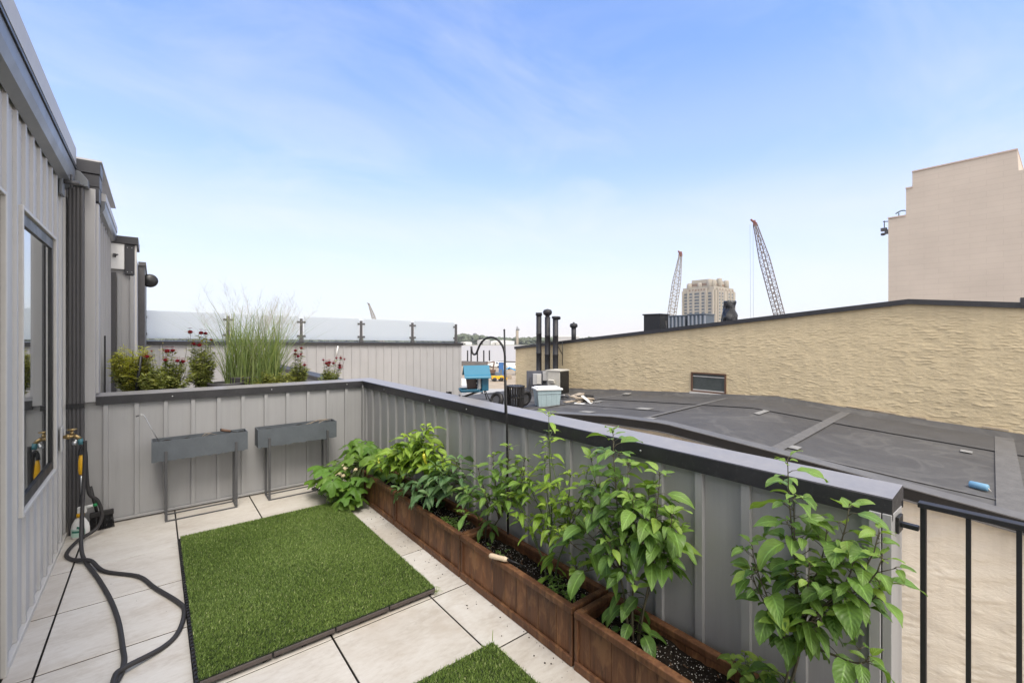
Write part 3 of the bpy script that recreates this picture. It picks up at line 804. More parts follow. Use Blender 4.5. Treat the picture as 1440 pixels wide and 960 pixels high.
along(9.47, 0.05, -3.8, 11.5, 0.0165, 'seam_tape', 'flashing')
along(8.2, 0.05, 4.5, 11.0, 0.012, 'seam_tape', 'flashing')
for (d, w, a, b) in ((9.15,2.95,0.55,0.10),(7.0,1.85,0.20,0.14),(8.3,4.9,0.26,0.30),(7.3,5.6,0.2,0.3),(7.2,4.15,0.25,0.16),(9.0,0.25,0.16,0.12),(6.5,3.1,0.3,0.1),(8.9,6.5,0.3,0.14)):
    sheet([((d-a/2,w-b/2),(d-a/2,w+b/2)),((d+a/2,w-b/2),(d+a/2,w+b/2))], 0.017, MAT['patch'], 'patch')
# curb coping and the beige wall under it
CW = [-4.0,-0.19,0.77,1.86,3.08,3.25,4.02,5.45,8.0,11.7]
CZ = [-0.34,0.03,0.138,0.252,0.369,0.375,0.357,0.234,0.05,-0.2]
def CF(w): return float(np.interp(w, CW, CZ))
def curb_strip(name, mat, prof, wl):
    mb = MB(); v = []; f = []; n = len(prof)
    for w in wl:
        for (d, dz) in prof: v.append((d, w, CF(w)+dz))
    for i in range(len(wl)-1):
        for k in range(n):
            f.append((i*n+k, i*n+(k+1)%n, (i+1)*n+(k+1)%n, (i+1)*n+k))
    f.append(tuple(range(n))[::-1]); f.append(tuple((len(wl)-1)*n+k for k in range(n)))
    mb.add(v, f); return mb.build(name, mat, low)
wl2 = sorted(set(CW + list(np.arange(-4, 11.7, 0.4))))
curb_strip('curb', MAT['black'], [(5.86,-0.115),(5.86,-0.002),(6.045,-0.002),(6.045,-0.25),(6.01,-0.25),(6.01,-0.115)], wl2)
curb_strip('curb_cap', MAT['curb_cap'], [(5.852,-0.001),(5.852,0.009),(6.055,0.012),(6.055,-0.001)], wl2)
curb_strip('drip_edge', MAT['curb_cap'], [(5.853,-0.128),(5.853,-0.110),(5.859,-0.110),(5.859,-0.128)], wl2)
# rendered wall: a displaced sheet
def rwall(name, mat, D, w0, w1, nw, zfun, z0, nz, relief, parent):
    mb = MB(); v = []; f = []
    for i in range(nw+1):
        w = w0 + (w1-w0)*i/nw; zt = zfun(w)
        for j in range(nz+1):
            z = z0 + (zt-z0)*j/nz
            v.append((D - relief(w, z), w, z))
    for i in range(nw):
        for j in range(nz):
            a = i*(nz+1)+j; f.append((a, a+1, a+nz+2, a+nz+1))
    mb.add(v, f, 0, smooth=True)
    return mb.build(name, mat, parent)
def rel_beige(w, z):
    # hand-floated render: shallow hollows, drag marks that run down to the right, a few scabs
    q = z+0.30*w
    r = 0.020*noise.noise(Vector((w*1.3, z*2.0, 3.1))) + 0.012*noise.noise(Vector((w*3.4, q*8.0, 0.3)))
    k = noise.noise(Vector((w*2.2, z*3.0, 7.7)))
    r += 0.012*min(1, max(0, (k+0.05)*4))*noise.noise(Vector((w*7, q*30, 1.0)))
    e = noise.noise(Vector((w*5.0, q*11.0, 12.0)))
    if e > 0.35: r += 0.008*min(1, (e-0.35)*9)
    return r*0.7
wb = rwall('wall', MAT['beige'], 5.95, -2.6, 6.5, 460, lambda w: CF(w)-0.12, -2.2, 190, rel_beige, low)
mb = MB(); mb.box(5.98, 6.06, -4, 11.7, -9.8, -0.45); mb.box(6.06, 11.0, 11.55, 11.7, -9.8, -0.5); mb.build('wall_core', MAT['beige'], low)

# tan stucco building
tan = thing('rowhouse', 'tan stucco building with a gabled dark coping and one small window', 'building', (0,0,0), A)
TW = [-3.0,-0.36,1.06,11.67]; TZ = [1.94,2.06,2.20,1.115]
def TF(w): return float(np.interp(w, TW, TZ))
def rel_tan(w, z):
    # coarse trowelled coat: many short ragged ledges, each with a sharp lower lip
    ph = z/0.052 + 0.35*noise.noise(Vector((w*1.1, z*1.0, 0.0))) + 0.40*noise.noise(Vector((w*7.0, z*6.0, 5.0))) + 0.40*noise.noise(Vector((w*17.0, z*12.0, 9.0)))
    row = math.floor(ph); fr_ = ph-row
    saw = math.exp(-4.0*(fr_-0.16)) if fr_ > 0.16 else fr_/0.16
    g = noise.noise(Vector((w*4.3+row*5.31, row*2.17, 2.0)))+0.6*noise.noise(Vector((w*11+row*1.7, row*3.3, 8.0)))
    big = 0.55+0.9*noise.noise(Vector((w*0.7, z*1.6, 20.0)))
    msk = min(1.0, max(0.0, (g+0.02)*2.6))*min(1.1, max(0.25, big+0.25))
    return 0.0115*saw*msk + 0.006*noise.noise(Vector((w*5, z*7, 1.0))) + 0.005*noise.noise(Vector((w*19, z*24, 4.0)))
win_w0, win_w1, win_z0, win_z1 = 4.34, 5.20, 0.20, 0.69
def tanstrip(w0, w1, zlo, zhi):
    nw = max(4, int((w1-w0)/0.022))
    mb = MB(); v = []; f = []
    zmax = max(zhi(w0), zhi(w1), zhi((w0+w1)/2)); nz = max(3, int((zmax-zlo)/0.010))
    for i in range(nw+1):
        w = w0+(w1-w0)*i/nw; zt = zhi(w)
        for j in range(nz+1):
            z = zlo+(zt-zlo)*j/nz; v.append((11.06-rel_tan(w,z), w, z))
    for i in range(nw):
        for j in range(nz):
            a = i*(nz+1)+j; f.append((a, a+1, a+nz+2, a+nz+1))
    return v, f
mb = MB()
for args in ((-3.0, win_w0, -0.25, TF), (win_w1, 11.67, -0.6, TF), (win_w0, win_w1, win_z1, TF), (win_w0, win_w1, -0.1, lambda w: win_z0)):
    v, f = tanstrip(*args); mb.add(v, f, 0, smooth=True)
mb.build('wall', MAT['tan'], tan)
mb = MB()
for (a, b, c, d) in ((-3.0, win_w0-0.001, -9.8, None), (win_w1+0.001, 11.66, -9.8, None)):
    mb.prism([(a, c), (b, c)] + [(w, TF(w)-0.02) for w in (b, 1.06, a) if a <= w <= b], 'x', 11.10, 22.0)
mb.prism([(win_w0,-9.8),(win_w1,-9.8),(win_w1,TF(win_w1)-0.02),(win_w0,TF(win_w0)-0.02)], 'x', 11.25, 22.0)
mb.build('core', MAT['tan'], tan)
mb = MB()
v, f = [], []
for w in TW:
    z = TF(w); v += [(10.99, w, z-0.005), (10.99, w, z+0.088), (11.25, w, z+0.10), (11.25, w, z-0.005)]
for i in range(len(TW)-1):
    for k in range(4): f.append((4*i+k, 4*i+(k+1)%4, 4*i+4+(k+1)%4, 4*i+4+k))
f += [(0,3,2,1), tuple(4*(len(TW)-1)+k for k in range(4))]
mb.add(v, f); mb.box(10.97, 11.3, -1.2, -0.31, 2.1, 2.23)
mb.build('coping', MAT['coping'], tan)
mb = MB(); v = [(11.26, w, TF(w)+0.02) for w in TW] + [(22, w, TF(w)+0.02) for w in TW]
mb.add(v, [(i, i+1, 5+i, 4+i) for i in range(3)]); mb.build('roof', MAT['membrane'], tan)
mb = MB()
for (a, b, c, d) in ((win_w0, win_w0+0.035, win_z0, win_z1), (win_w1-0.035, win_w1, win_z0, win_z1), (win_w0+0.035, win_w1-0.035, win_z0, win_z0+0.035), (win_w0+0.035, win_w1-0.035, win_z1-0.035, win_z1)):
    mb.box(11.03, 11.12, a, b, c, d)
tw = mb.build('window', MAT['rust_wood'], tan)
mb = MB(); mb.box(11.07, 11.08, win_w0+0.03, win_w1-0.03, win_z0+0.03, win_z1-0.03); mb.build('pane', MAT['pane_dull'], tw)
mb = MB(); mb.box(11.055, 11.068, win_w0+0.037, win_w1-0.037, win_z1-0.11, win_z1-0.09); mb.box(11.05, 11.069, win_w0+0.04, win_w1-0.04, win_z0+0.038, win_z0+0.06); mb.build('sash_bar', MAT['trim'], tw)
mb = MB(); mb.box(10.99, 11.08, win_w0-0.02, win_w1+0.02, win_z0-0.055, win_z0-0.003); mb.build('sill', MAT['trim'], tw, bevel=0.005)
# rough white line of mortar where the roof meets the wall
mb = MB(); rr = random.Random(5)
w = -3.0
while w < 11.4:
    l = rr.uniform(0.08, 0.5)
    if rr.random() < 0.75: mb.obox((11.035+rr.uniform(-.01,.01), w+l/2, RF(w+l/2)+0.10+rr.uniform(-.02,.015)), (0.035, l, rr.uniform(0.01,0.03)), (math.atan2(RF(w+l)-RF(w), l),0,0))
    w += l
mb.build('mortar_line', MAT['debris'], tan)['kind'] = 'stuff'
# ------------------------------------------------------------------ turf mats
def turf_mat_thing(name, label, x0, x1, y0, y1, h, density, seed, lo=0.013, hi=0.024, ragged=()):
    t = thing(name, label, 'grass mat', ((x0+x1)/2, (y0+y1)/2, 0), 0, 'artificial grass mats')
    cx, cy = (x0+x1)/2, (y0+y1)/2
    rg = np.random.default_rng(seed)
    hb_ = h-0.012
    mb = MB()
    n = max(1, round((x1-x0)/0.305)); m = max(1, round((y1-y0)/0.31))
    dx = (x1-x0)/n; dy = (y1-y0)/m
    for i in range(n):
        for j in range(m):
            mb.box(x0-cx+i*dx+0.001, x0-cx+(i+1)*dx-0.001, y0-cy+j*dy+0.001, y0-cy+(j+1)*dy-0.001, hb_-0.020, hb_)
            for a in (0.1, 0.5, 0.9):
                for b in (0.1, 0.5, 0.9):
                    mb.lathe((x0-cx+(i+a)*dx, y0-cy+(j+b)*dy, 0), [(0.018,0.0),(0.013,hb_-0.02)], 6)
            # loops that lock the tiles together
            if i == 0:
                for a in np.arange(0.06, 1, 0.11): mb.box(x0-cx-0.012, x0-cx+0.0, y0-cy+(j+a)*dy-0.009, y0-cy+(j+a)*dy+0.009, hb_-0.014, hb_-0.004)
    mb.build('tile_base', MAT['tile_base'], t)
    mb = MB()
    k = 0; xx = x0-cx+0.004
    while xx < x1-cx-0.02:
        l = min(0.305-0.004, x1-cx-xx)
        mb.box(xx, xx+l-0.004, y0-cy-0.010, y0-cy-0.001, hb_-0.019, hb_+0.002); xx += 0.305
    mb.build('edge_strip', MAT['tile_side'], t, bevel=0.002)
    mb = MB(); mb.box(x0-cx, x1-cx, y0-cy, y1-cy, hb_+0.001, hb_+0.004); mb.build('turf_backing', MAT['turf_back'], t)
    # blades
    nb_ = int((x1-x0)*(y1-y0)*density)
    px = rg.uniform(x0-cx+0.002, x1-cx-0.002, nb_); py = rg.uniform(y0-cy+0.002, y1-cy-0.002, nb_)
    az = rg.uniform(0, 2*PI, nb_); ln = rg.uniform(lo, hi, nb_); wd = rg.uniform(0.0009, 0.0016, nb_)
    # the pile lies over in broad patches
    lx = 0.35*np.sin(px*5.1+py*3.3)+0.2; ly = 0.35*np.cos(py*4.1-px*2.2)-0.25
    tl = rg.uniform(0.15, 0.95, nb_)
    dxh = np.cos(az)*tl+lx*0.6; dyh = np.sin(az)*tl+ly*0.6
    nr = np.sqrt(dxh**2+dyh**2+1)
    tx, ty_, tz = dxh/nr*ln, dyh/nr*ln, ln/nr
    sx, sy = -np.sin(az)*wd, np.cos(az)*wd
    z0 = np.full(nb_, hb_+0.003)
    V = np.empty((nb_, 5, 3), np.float32)
    V[:,0] = np.stack([px-sx, py-sy, z0], 1); V[:,1] = np.stack([px+sx, py+sy, z0], 1)
    V[:,2] = np.stack([px+tx*0.5+sx*0.8, py+ty_*0.5+sy*0.8, z0+tz*0.62], 1); V[:,3] = np.stack([px+tx*0.5-sx*0.8, py+ty_*0.5-sy*0.8, z0+tz*0.62], 1)
    V[:,4] = np.stack([px+tx*1.15, py+ty_*1.15, z0+tz*0.95], 1)
    base = np.arange(nb_)*5
    quads = np.stack([base, base+1, base+2, base+3], 1); tris = np.stack([base+3, base+2, base+4], 1)
    me = bpy.data.meshes.new('turf')
    me.vertices.add(nb_*5); me.vertices.foreach_set('co', V.ravel())
    nl = nb_*7
    me.loops.add(nl); me.polygons.add(nb_*2)
    li = np.empty((nb_, 7), np.int32); li[:, :4] = quads; li[:, 4:] = tris
    me.loops.foreach_set('vertex_index', li.ravel())
    ls = np.empty((nb_, 2), np.int32); ls[:,0] = np.arange(nb_)*7; ls[:,1] = ls[:,0]+4
    me.polygons.foreach_set('loop_start', ls.ravel())
    me.materials.append(MAT['turf'])
    patch = 0.5+0.18*np.sin(px*7+1.3*np.sin(py*5))+0.12*np.cos(py*9+px*4)
    g = np.clip(rg.normal(0.42, 0.2, nb_)+0.25*(patch-0.5), 0, 0.93)
    g[rg.random(nb_) < 0.02] = 1.0
    C = np.zeros((nb_, 5, 4), np.float32); C[:,:,3] = 1; C[:,:,1] = g[:,None]
    at = me.color_attributes.new('tint', 'FLOAT_COLOR', 'POINT'); at.data.foreach_set('color', C.ravel())
    me.update(calc_edges=True)
    o = bpy.data.objects.new('turf', me); COL.objects.link(o); o.parent = t
    o['kind'] = 'stuff'
    return t
turf_mat_thing('grass_mat', 'large artificial grass mat on a black interlocking base, in front of the back parapet', 0.158, 1.378, 2.50, 4.37, 0.052, 88000, 1, 0.010, 0.019)
t2 = turf_mat_thing('grass_mat', 'second grass mat, only its far corner showing in front of the row of planters', 0.158, 1.370, 0.10, 1.878, 0.046, 72000, 2, 0.012, 0.023)
# loose strands at the mats' corners
mb = MB(); rr = random.Random(9)
for k in range(14):
    a = rr.uniform(-2.4, 1.2); l = rr.uniform(0.03, 0.075)
    p = Vector((1.378-0.768+rr.uniform(-.02,.012), 2.50-3.435+rr.uniform(-.02,.02), 0.01+rr.uniform(0,.03)))
    d = Vector((math.cos(a), math.sin(a), rr.uniform(0.0, .5)))
    mb.tube([p, p+d*l*0.5+Vector((0,0,.012)), p+d*l-Vector((0,0,.003))], [0.0013,0.0011,0.0004], 4, col=(0,rr.uniform(.5,1),0,1))
first_mat = [o for o in COL.objects if o.name == 'grass_mat'][0]
mb.build('loose_strands', MAT['turf'], first_mat)
mb = MB(); mb.add([(0.598,0.883,0.045),(0.606,0.886,0.045),(0.607,0.885,0.10),(0.601,0.884,0.085),(0.604,0.884,0.108)], [(0,1,2,3),(3,2,4)], 0, (0,.75,0,1)); mb.build('loose_strand', MAT['turf'], t2)

# ------------------------------------------------------------------ planters
def planter(label, y0, y1, seed, zoff=0.0):
    x0, x1 = 1.603, 1.878
    cy = (y0+y1)/2; cx = (x0+x1)/2
    t = thing('wooden_planter', label, 'planter', (cx, cy, zoff), 0, 'brown wooden planters along the parapet')
    rg = random.Random(seed)
    H = 0.292; hx = (x1-x0)/2; hy = (y1-y0)/2
    def planks(mb, axis, plane, sgn, u0, u1, z0, z1):
        u = u0
        while u < u1-0.01:
            w = min(rg.uniform(0.085, 0.15), u1-u)
            if u1-(u+w) < 0.04: w = u1-u
            col = (0, rg.uniform(0.1, 0.95), 0, 1)
            a, b = u+0.0012, u+w-0.0012
            th = 0.016+rg.uniform(-.0012,.0012)
            n = len(mb.v)
            if axis == 'x': mb.box(min(plane, plane+sgn*th), max(plane, plane+sgn*th), a, b, z0, z1)
            else: mb.box(a, b, min(plane, plane+sgn*th), max(plane, plane+sgn*th), z0, z1)
            for k in range(n, len(mb.v)): mb.c[k] = col
            u += w
    mb = MB(); planks(mb, 'x', -hx+0.012, 1, -hy+0.02, hy-0.02, 0.02, H-0.02); mb.build('front_panel', MAT['wood'], t, bevel=0.0015, seg=1)
    mb = MB(); planks(mb, 'x', hx-0.012, -1, -hy+0.02, hy-0.02, 0.02, H-0.02); mb.build('back_panel', MAT['wood'], t, bevel=0.0015, seg=1)
    for s in (-1, 1):
        mb = MB(); planks(mb, 'y', s*(hy-0.006), -s, -hx+0.03, hx-0.03, 0.02, H-0.02); mb.build('end_panel', MAT['wood'], t, bevel=0.0015, seg=1)
    mb = MB()      # rim of four boards, front one thick with a rounded lip
    c0 = len(mb.v)
    mb.box(-hx-0.004, -hx+0.034, -hy, hy, H-0.038, H-0.004)
    mb.box(hx-0.034, hx+0.004, -hy, hy, H-0.038, H-0.004)
    mb.box(-hx+0.035, hx-0.035, -hy, -hy+0.034, H-0.036, H-0.006)
    mb.box(-hx+0.035, hx-0.035, hy-0.034, hy, H-0.036, H-0.006)
    for k in range(len(mb.v)): mb.c[k] = (0, 0.35, 0, 1)
    mb.build('rim', MAT['wood'], t, bevel=0.006, seg=3)
    mb = MB()
    mb.box(-hx-0.006, -hx+0.011, -hy+0.002, hy-0.002, 0.0, 0.046)
    for k in range(len(mb.v)): mb.c[k] = (0, 0.3, 0, 1)
    mb.build('base_trim', MAT['wood'], t, bevel=0.005, seg=2)
    mb = MB()      # corner posts
    for sx, sy in ((-1,-1),(-1,1),(1,-1),(1,1)):
        mb.box(sx*(hx-0.010)-0.010, sx*(hx-0.010)+0.010, sy*(hy-0.011)-0.010, sy*(hy-0.011)+0.010, 0.0, H-0.039)
    for k in range(len(mb.v)): mb.c[k] = (0, 0.25, 0, 1)
    build_each(mb, 'corner_post', MAT['wood'], t, bevel=0.003)
    # soil: bumpy sheet with clods, bark and perlite
    mb = MB(); nx, ny = 22, 80; v = []; f = []
    for i in range(nx+1):
        for j in range(ny+1):
            x = -hx+0.03+(2*hx-0.06)*i/nx; y = -hy+0.025+(2*hy-0.05)*j/ny
            p = Vector((x*9, (y+cy)*9, seed*3.1))
            v.append((x, y, 0.228+0.018*noise.noise(p)+0.010*noise.noise(p*3.3)))
    for i in range(nx):
        for j in range(ny):
            a = i*(ny+1)+j; f.append((a, a+ny+1, a+ny+2, a+1))
    mb.add(v, f, 0, smooth=True)
    for k in range(1700):
        x = rg.uniform(-hx+0.04, hx-0.04); y = rg.uniform(-hy+0.04, hy-0.04)
        p = Vector((x*9, (y+cy)*9, seed*3.1)); z = 0.228+0.018*noise.noise(p)+0.010*noise.noise(p*3.3)
        u = rg.random()
        if u < 0.40: mb.blob((x, y, z+0.0015), rg.uniform(0.0008, 0.0024), jit=0.35, mi=1, rg=rg)
        elif u < 0.96: mb.blob((x, y, z), rg.uniform(0.003, 0.009), jit=0.4, mi=0, rg=rg, sq=(1,1,0.8))
        else: mb.obox((x, y, z+0.002), (rg.uniform(.008,.03), rg.uniform(.003,.007), 0.003), (rg.uniform(-.4,.4), rg.uniform(-.4,.4), rg.uniform(0,3)), 2)
    so = mb.build('soil', [MAT['soil'], MAT['perlite'], MAT['bark']], t)
    return t
planter('brown wooden planter farthest back, under the lobed leafy plant and yellow peppers', 3.628, 4.655, 11)
planter('brown wooden planter with the dark leaved drooping pepper plant, second from the back', 2.572, 3.618, 12)
planter('brown wooden planter with a pale tool handle lying over its front edge', 1.535, 2.562, 13)
planter('nearest brown wooden planter, with speckled bare soil beside the railing', 0.455, 1.522, 14, -0.006)

# ------------------------------------------------------------------ plants
def frame_from(t):
    t = t.normalized()
    s = t.cross(Vector((0,0,1)))
    s = s.normalized() if s.length > 1e-4 else Vector((1,0,0))
    return t, s, s.cross(t)
def leaf(mb, p, az, pit0, pit1, L_, W_, roll=0.0, fold=0.25, tint=(0,.5,0,1), nl=8, wav=0.04, sharp=0.72, rg=rnd, mi=0, twist=0.0):
    h = Vector((math.cos(az), math.sin(az), 0)); up = Vector((0,0,1))
    p = Vector(p); verts = []; uvs = []
    ph = rg.uniform(0, 6.28)
    for i in range(nl+1):
        t = i/nl
        pt_ = pit0+(pit1-pit0)*t
        T = h*math.cos(pt_)+up*math.sin(pt_)
        S = h.cross(up); Nn = S.cross(T)
        r = roll+twist*t
        S2 = S*math.cos(r)+Nn*math.sin(r); N2 = Nn*math.cos(r)-S*math.sin(r)
        w = W_*0.5*max(0.0, math.sin(PI*min(1, t**sharp)))**0.85*(1-0.25*t) if 0 < t < 1 else 0.0008
        for j in (-1, -0.55, 0, 0.55, 1):
            z = fold*abs(j)*w+wav*W_*math.sin(ph+t*9+j*2)*abs(j)
            verts.append(p+S2*(j*w)+N2*z); uvs.append((0.5+0.5*j, t))
        if i < nl: p = p+T*(L_/nl)
    faces = []
    for i in range(nl):
        for j in range(4):
            a = i*5+j; faces.append((a, a+1, a+6, a+5))
    mb.add(verts, faces, mi, tint, uvs, smooth=True)
def bez(a, b, c, d, n):
    out = []
    for i in range(n+1):
        t = i/n; u = 1-t
        out.append(a*u**3+b*3*u*u*t+c*3*u*t*t+d*t**3)
    return out
def pepper_plant(name, label, base, fork, tips, leafmat, stemmat, Lf, Wf, seed, per=9, tint0=0.15, droop=1.0, low=0, fruits=(), cat='pepper plant', tiptuft=6, group='pepper plants in the planters', up_bias=0.0, nstem=1, bare=0.22):
    rg = random.Random(seed)
    B = Vector(base); F = Vector(fork)
    t = thing(name, label, cat, base, 0, group)
    st_ = MB(); lf = MB()
    O = Vector(base)
    trunk = bez(B-O+Vector((0,0,-0.02)), B-O+Vector((rg.uniform(-.01,.01), rg.uniform(-.01,.01), (F.z-B.z)*0.4)), F-O-Vector((0,0,(F.z-B.z)*0.3)), F-O, 8)
    st_.tube(trunk, [0.0068-0.0024*i/8 for i in range(9)], 7)
    trunks = [trunk]
    for q in range(1, nstem):
        dx, dy = rg.uniform(-.05,.05), rg.uniform(-.13,.13)
        F2_ = F+Vector((dx, dy, rg.uniform(-.06,.05))); b2 = Vector((dx*.25, dy*.3, -.02))
        tk = bez(b2, b2+Vector((rg.uniform(-.015,.015), rg.uniform(-.02,.02), (F.z-B.z)*.45)), F2_-O-Vector((dx*.3,dy*.3,(F.z-B.z)*.3)), F2_-O, 8)
        st_.tube(tk, [0.0058-0.0022*i/8 for i in range(9)], 7); trunks.append(tk)
    def put_leaf(p, az, k, size, tip=False):
        # k: 0 at the plant's foot, 1 at its top
        pl = size*rg.uniform(0.25, 0.45)
        pp = rg.uniform(0.1, 0.6) if not tip else rg.uniform(0.5, 1.1)
        h = Vector((math.cos(az), math.sin(az), 0))
        q = p+h*pl*math.cos(pp)+Vector((0,0,pl*math.sin(pp)))
        q1 = p+h*pl*0.5*math.cos(pp*1.3)+Vector((0,0,pl*0.62*math.sin(pp)+0.002))
        st_.tube([p, q1, q], [0.0016,0.0013,0.0011], 5)
        if tip: a0, a1 = rg.uniform(0.2, 0.9), rg.uniform(-0.7, 0.3)
        else: a0 = rg.uniform(-0.15, 0.35)-0.35*(1-k)*droop+up_bias; a1 = a0-rg.uniform(0.5, 1.15)*droop
        a1 = max(a1, -1.5)
        young = min(1, max(0, tint0+(0.45*(k-0.6) if k > 0.6 else 0)+(0.25 if tip else 0)+rg.uniform(-.12,.12)))
        if not tip and rg.random() < .06: young = rg.uniform(.7, 1.0)
        if not tip and k < .45: young *= .5
        leaf(lf, q, az+rg.uniform(-.25,.25), a0, a1, size*rg.uniform(.88,1.15), size*Wf*rg.uniform(.88,1.12), rg.uniform(-.5,.5), rg.uniform(.08,.45), (young, min(1,max(0,rg.gauss(.36+.3*k,.26))), rg.random(), 1), rg=rg, wav=rg.choice((.03,.05,.09)), twist=rg.uniform(-.4,.4))
    zt = max(tp[2] for tp in tips); zb = B.z
    for ti, tp in enumerate(tips):
        T = Vector(tp)-O
        # leave the trunk somewhere between its middle and the fork
        kk = 8-rg.choice((0,0,1,2)) if T.z > (F.z-B.z)*0.8 else rg.choice((3,4,5))
        tk = min(trunks, key=lambda t_: (t_[8]-T).length+rg.uniform(0,.06))
        S = tk[kk]
        ln = (T-S).length
        c1 = S+Vector((0,0,ln*0.30))+(T-S)*0.15; c2 = T-Vector((0,0,ln*0.28))-(T-S)*0.08
        br = bez(S, c1, c2, T, 9)
        st_.tube(br, [0.0046-0.0030*i/9 for i in range(10)], 6)
        az = rg.uniform(0, 6.28)
        m = max(3, int(per*ln/0.30))
        for q in range(m):
            s_ = bare+(0.97-bare)*(q+rg.uniform(-.3,.3))/m
            s_ = min(0.99, max(0.12, s_)); i0 = min(8, int(s_*9)); p = br[i0].lerp(br[i0+1], s_*9-i0)
            k = (p.z+O.z-zb)/(zt-zb)
            az += 2.4+rg.uniform(-.5,.5)
            sz = Lf*(0.55+0.55*math.sin(PI*min(1, 0.25+0.65*(1-s_))))*rg.choice((.55,.7,.85,1.0,1.0,1.1,1.25))*rg.uniform(.9,1.1)
            put_leaf(p, az, k, sz)
            if rg.random() < 0.35:   # a short side shoot with a pair of leaves
                h = Vector((math.cos(az+1), math.sin(az+1), 0.7)); e = p+h*rg.uniform(.02,.05)
                st_.tube([p, e], [0.0015,0.001], 5)
                put_leaf(e, az+1.6, k, sz*.6); put_leaf(e, az+0.2, k, sz*.62)
        for q in range(tiptuft):
            az += 2.4+rg.uniform(-.4,.4)
            put_leaf(T-Vector((0,0,rg.uniform(0,.025))), az, 1.0 if T.z+O.z > zb+(zt-zb)*.7 else .7, Lf*rg.uniform(.32,.68), True)
    for k in range(low):
        i0 = rg.choice((1,2,3,4,5)); az = rg.uniform(0, 6.28)
        put_leaf(rg.choice(trunks)[i0], az, 0.12, Lf*rg.uniform(.8,1.25))
    st_.build('stems', stemmat, t)
    lf.build('foliage', leafmat, t)
    for (fx_, fy, fz, l) in fruits:
        mb = MB(); p = Vector((fx_, fy, fz))-O
        a = rg.uniform(0, 6.28); h = Vector((math.cos(a), math.sin(a), 0))
        pts = [p, p-Vector((0,0,l*.25))+h*.004, p-Vector((0,0,l*.5))+h*.010, p-Vector((0,0,l*.75))+h*.018, p-Vector((0,0,l))+h*.032]
        mb.tube(pts, [l*.10, l*.145, l*.13, l*.085, l*.02], 10)
        mb.tube([p+Vector((0,0,.03)), p], [.002,.003], 6)
        mb.build('pepper_fruit', MAT['yellow_pepper'], t)
    return t

SO = 0.232
pepper_plant('pepper_plant', 'dense lime green pepper plant with two hanging yellow peppers', (1.77, 3.86, SO), (1.76, 3.78, 0.42),
    [(1.74,3.30,0.88),(1.66,3.42,0.78),(1.80,3.46,0.74),(1.62,3.60,0.66),(1.76,3.66,0.72),(1.64,3.82,0.58),(1.78,3.95,0.56),(1.68,3.36,0.64),(1.60,3.98,0.47),(1.76,3.22,0.72),(1.60,3.70,0.50),(1.78,3.10,0.64),(1.66,3.55,0.52)],
    MAT['pepper_lime'], MAT['stem'], 0.112, 0.52, 21, per=15, tint0=0.22, low=6, fruits=((1.60,3.96,0.47,.095),(1.68,3.235,0.68,.10)))
pepper_plant('pepper_plant', 'dark green pepper plant with narrow drooping leaves, low over the planter edge', (1.75, 3.14, SO), (1.74, 3.12, 0.36),
    [(1.76,2.86,0.70),(1.72,3.10,0.60),(1.64,3.36,0.49),(1.78,2.78,0.60),(1.62,3.20,0.46),(1.70,2.96,0.58),(1.58,3.42,0.37),(1.62,3.02,0.42),(1.78,3.2,0.55),(1.80,2.72,0.50)],
    MAT['pepper_dark'], MAT['stem_brown'], 0.125, 0.42, 22, per=11, tint0=0.05, droop=1.25, low=6)
pepper_plant('pepper_plant', 'mid green pepper plant growing around the black hook pole', (1.76, 2.50, SO), (1.76, 2.46, 0.45),
    [(1.78,2.26,0.91),(1.74,2.38,0.84),(1.72,2.52,0.74),(1.76,2.08,0.88),(1.70,2.02,0.82),(1.66,2.60,0.58),(1.62,2.30,0.64),(1.82,2.2,0.74),(1.62,2.55,0.44),(1.66,2.12,0.66)],
    MAT['pepper'], MAT['stem_brown'], 0.098, 0.44, 23, per=10, tint0=0.18, low=7, nstem=2)
pepper_plant('pepper_plant', 'tall sparse light green pepper plant rising over the parapet coping', (1.77, 1.86, SO), (1.77, 1.85, 0.48),
    [(1.79,1.90,1.17),(1.77,1.87,1.02),(1.74,2.02,0.79),(1.70,2.10,0.66),(1.76,1.70,0.88),(1.80,1.62,0.78),(1.68,1.80,0.70),(1.66,2.02,0.56),(1.74,1.56,0.93),(1.64,1.66,0.62),(1.80,1.95,0.9)],
    MAT['pepper_lime'], MAT['stem'], 0.088, 0.40, 24, per=7, tint0=0.16, low=8, nstem=3, bare=.1)
pepper_plant('pepper_plant', 'large bushy pepper plant with broad leaves, biggest in the row', (1.73, 1.27, SO-.006), (1.73, 1.27, 0.50),
    [(1.76,1.41,1.15),(1.75,1.54,1.00),(1.72,1.29,1.03),(1.76,1.15,1.01),(1.70,1.05,0.88),(1.80,1.08,0.78),(1.66,1.22,0.90),(1.62,1.58,0.62),(1.66,1.56,0.46),(1.64,1.44,0.80),(1.60,1.30,0.70),(1.62,1.18,0.56),(1.74,1.10,0.66),(1.80,1.40,0.85),(1.78,1.22,0.92),(1.70,1.66,0.76)],
    MAT['pepper'], MAT['stem_brown'], 0.106, 0.53, 25, per=9, tint0=0.12, droop=1.15, low=18, nstem=4)
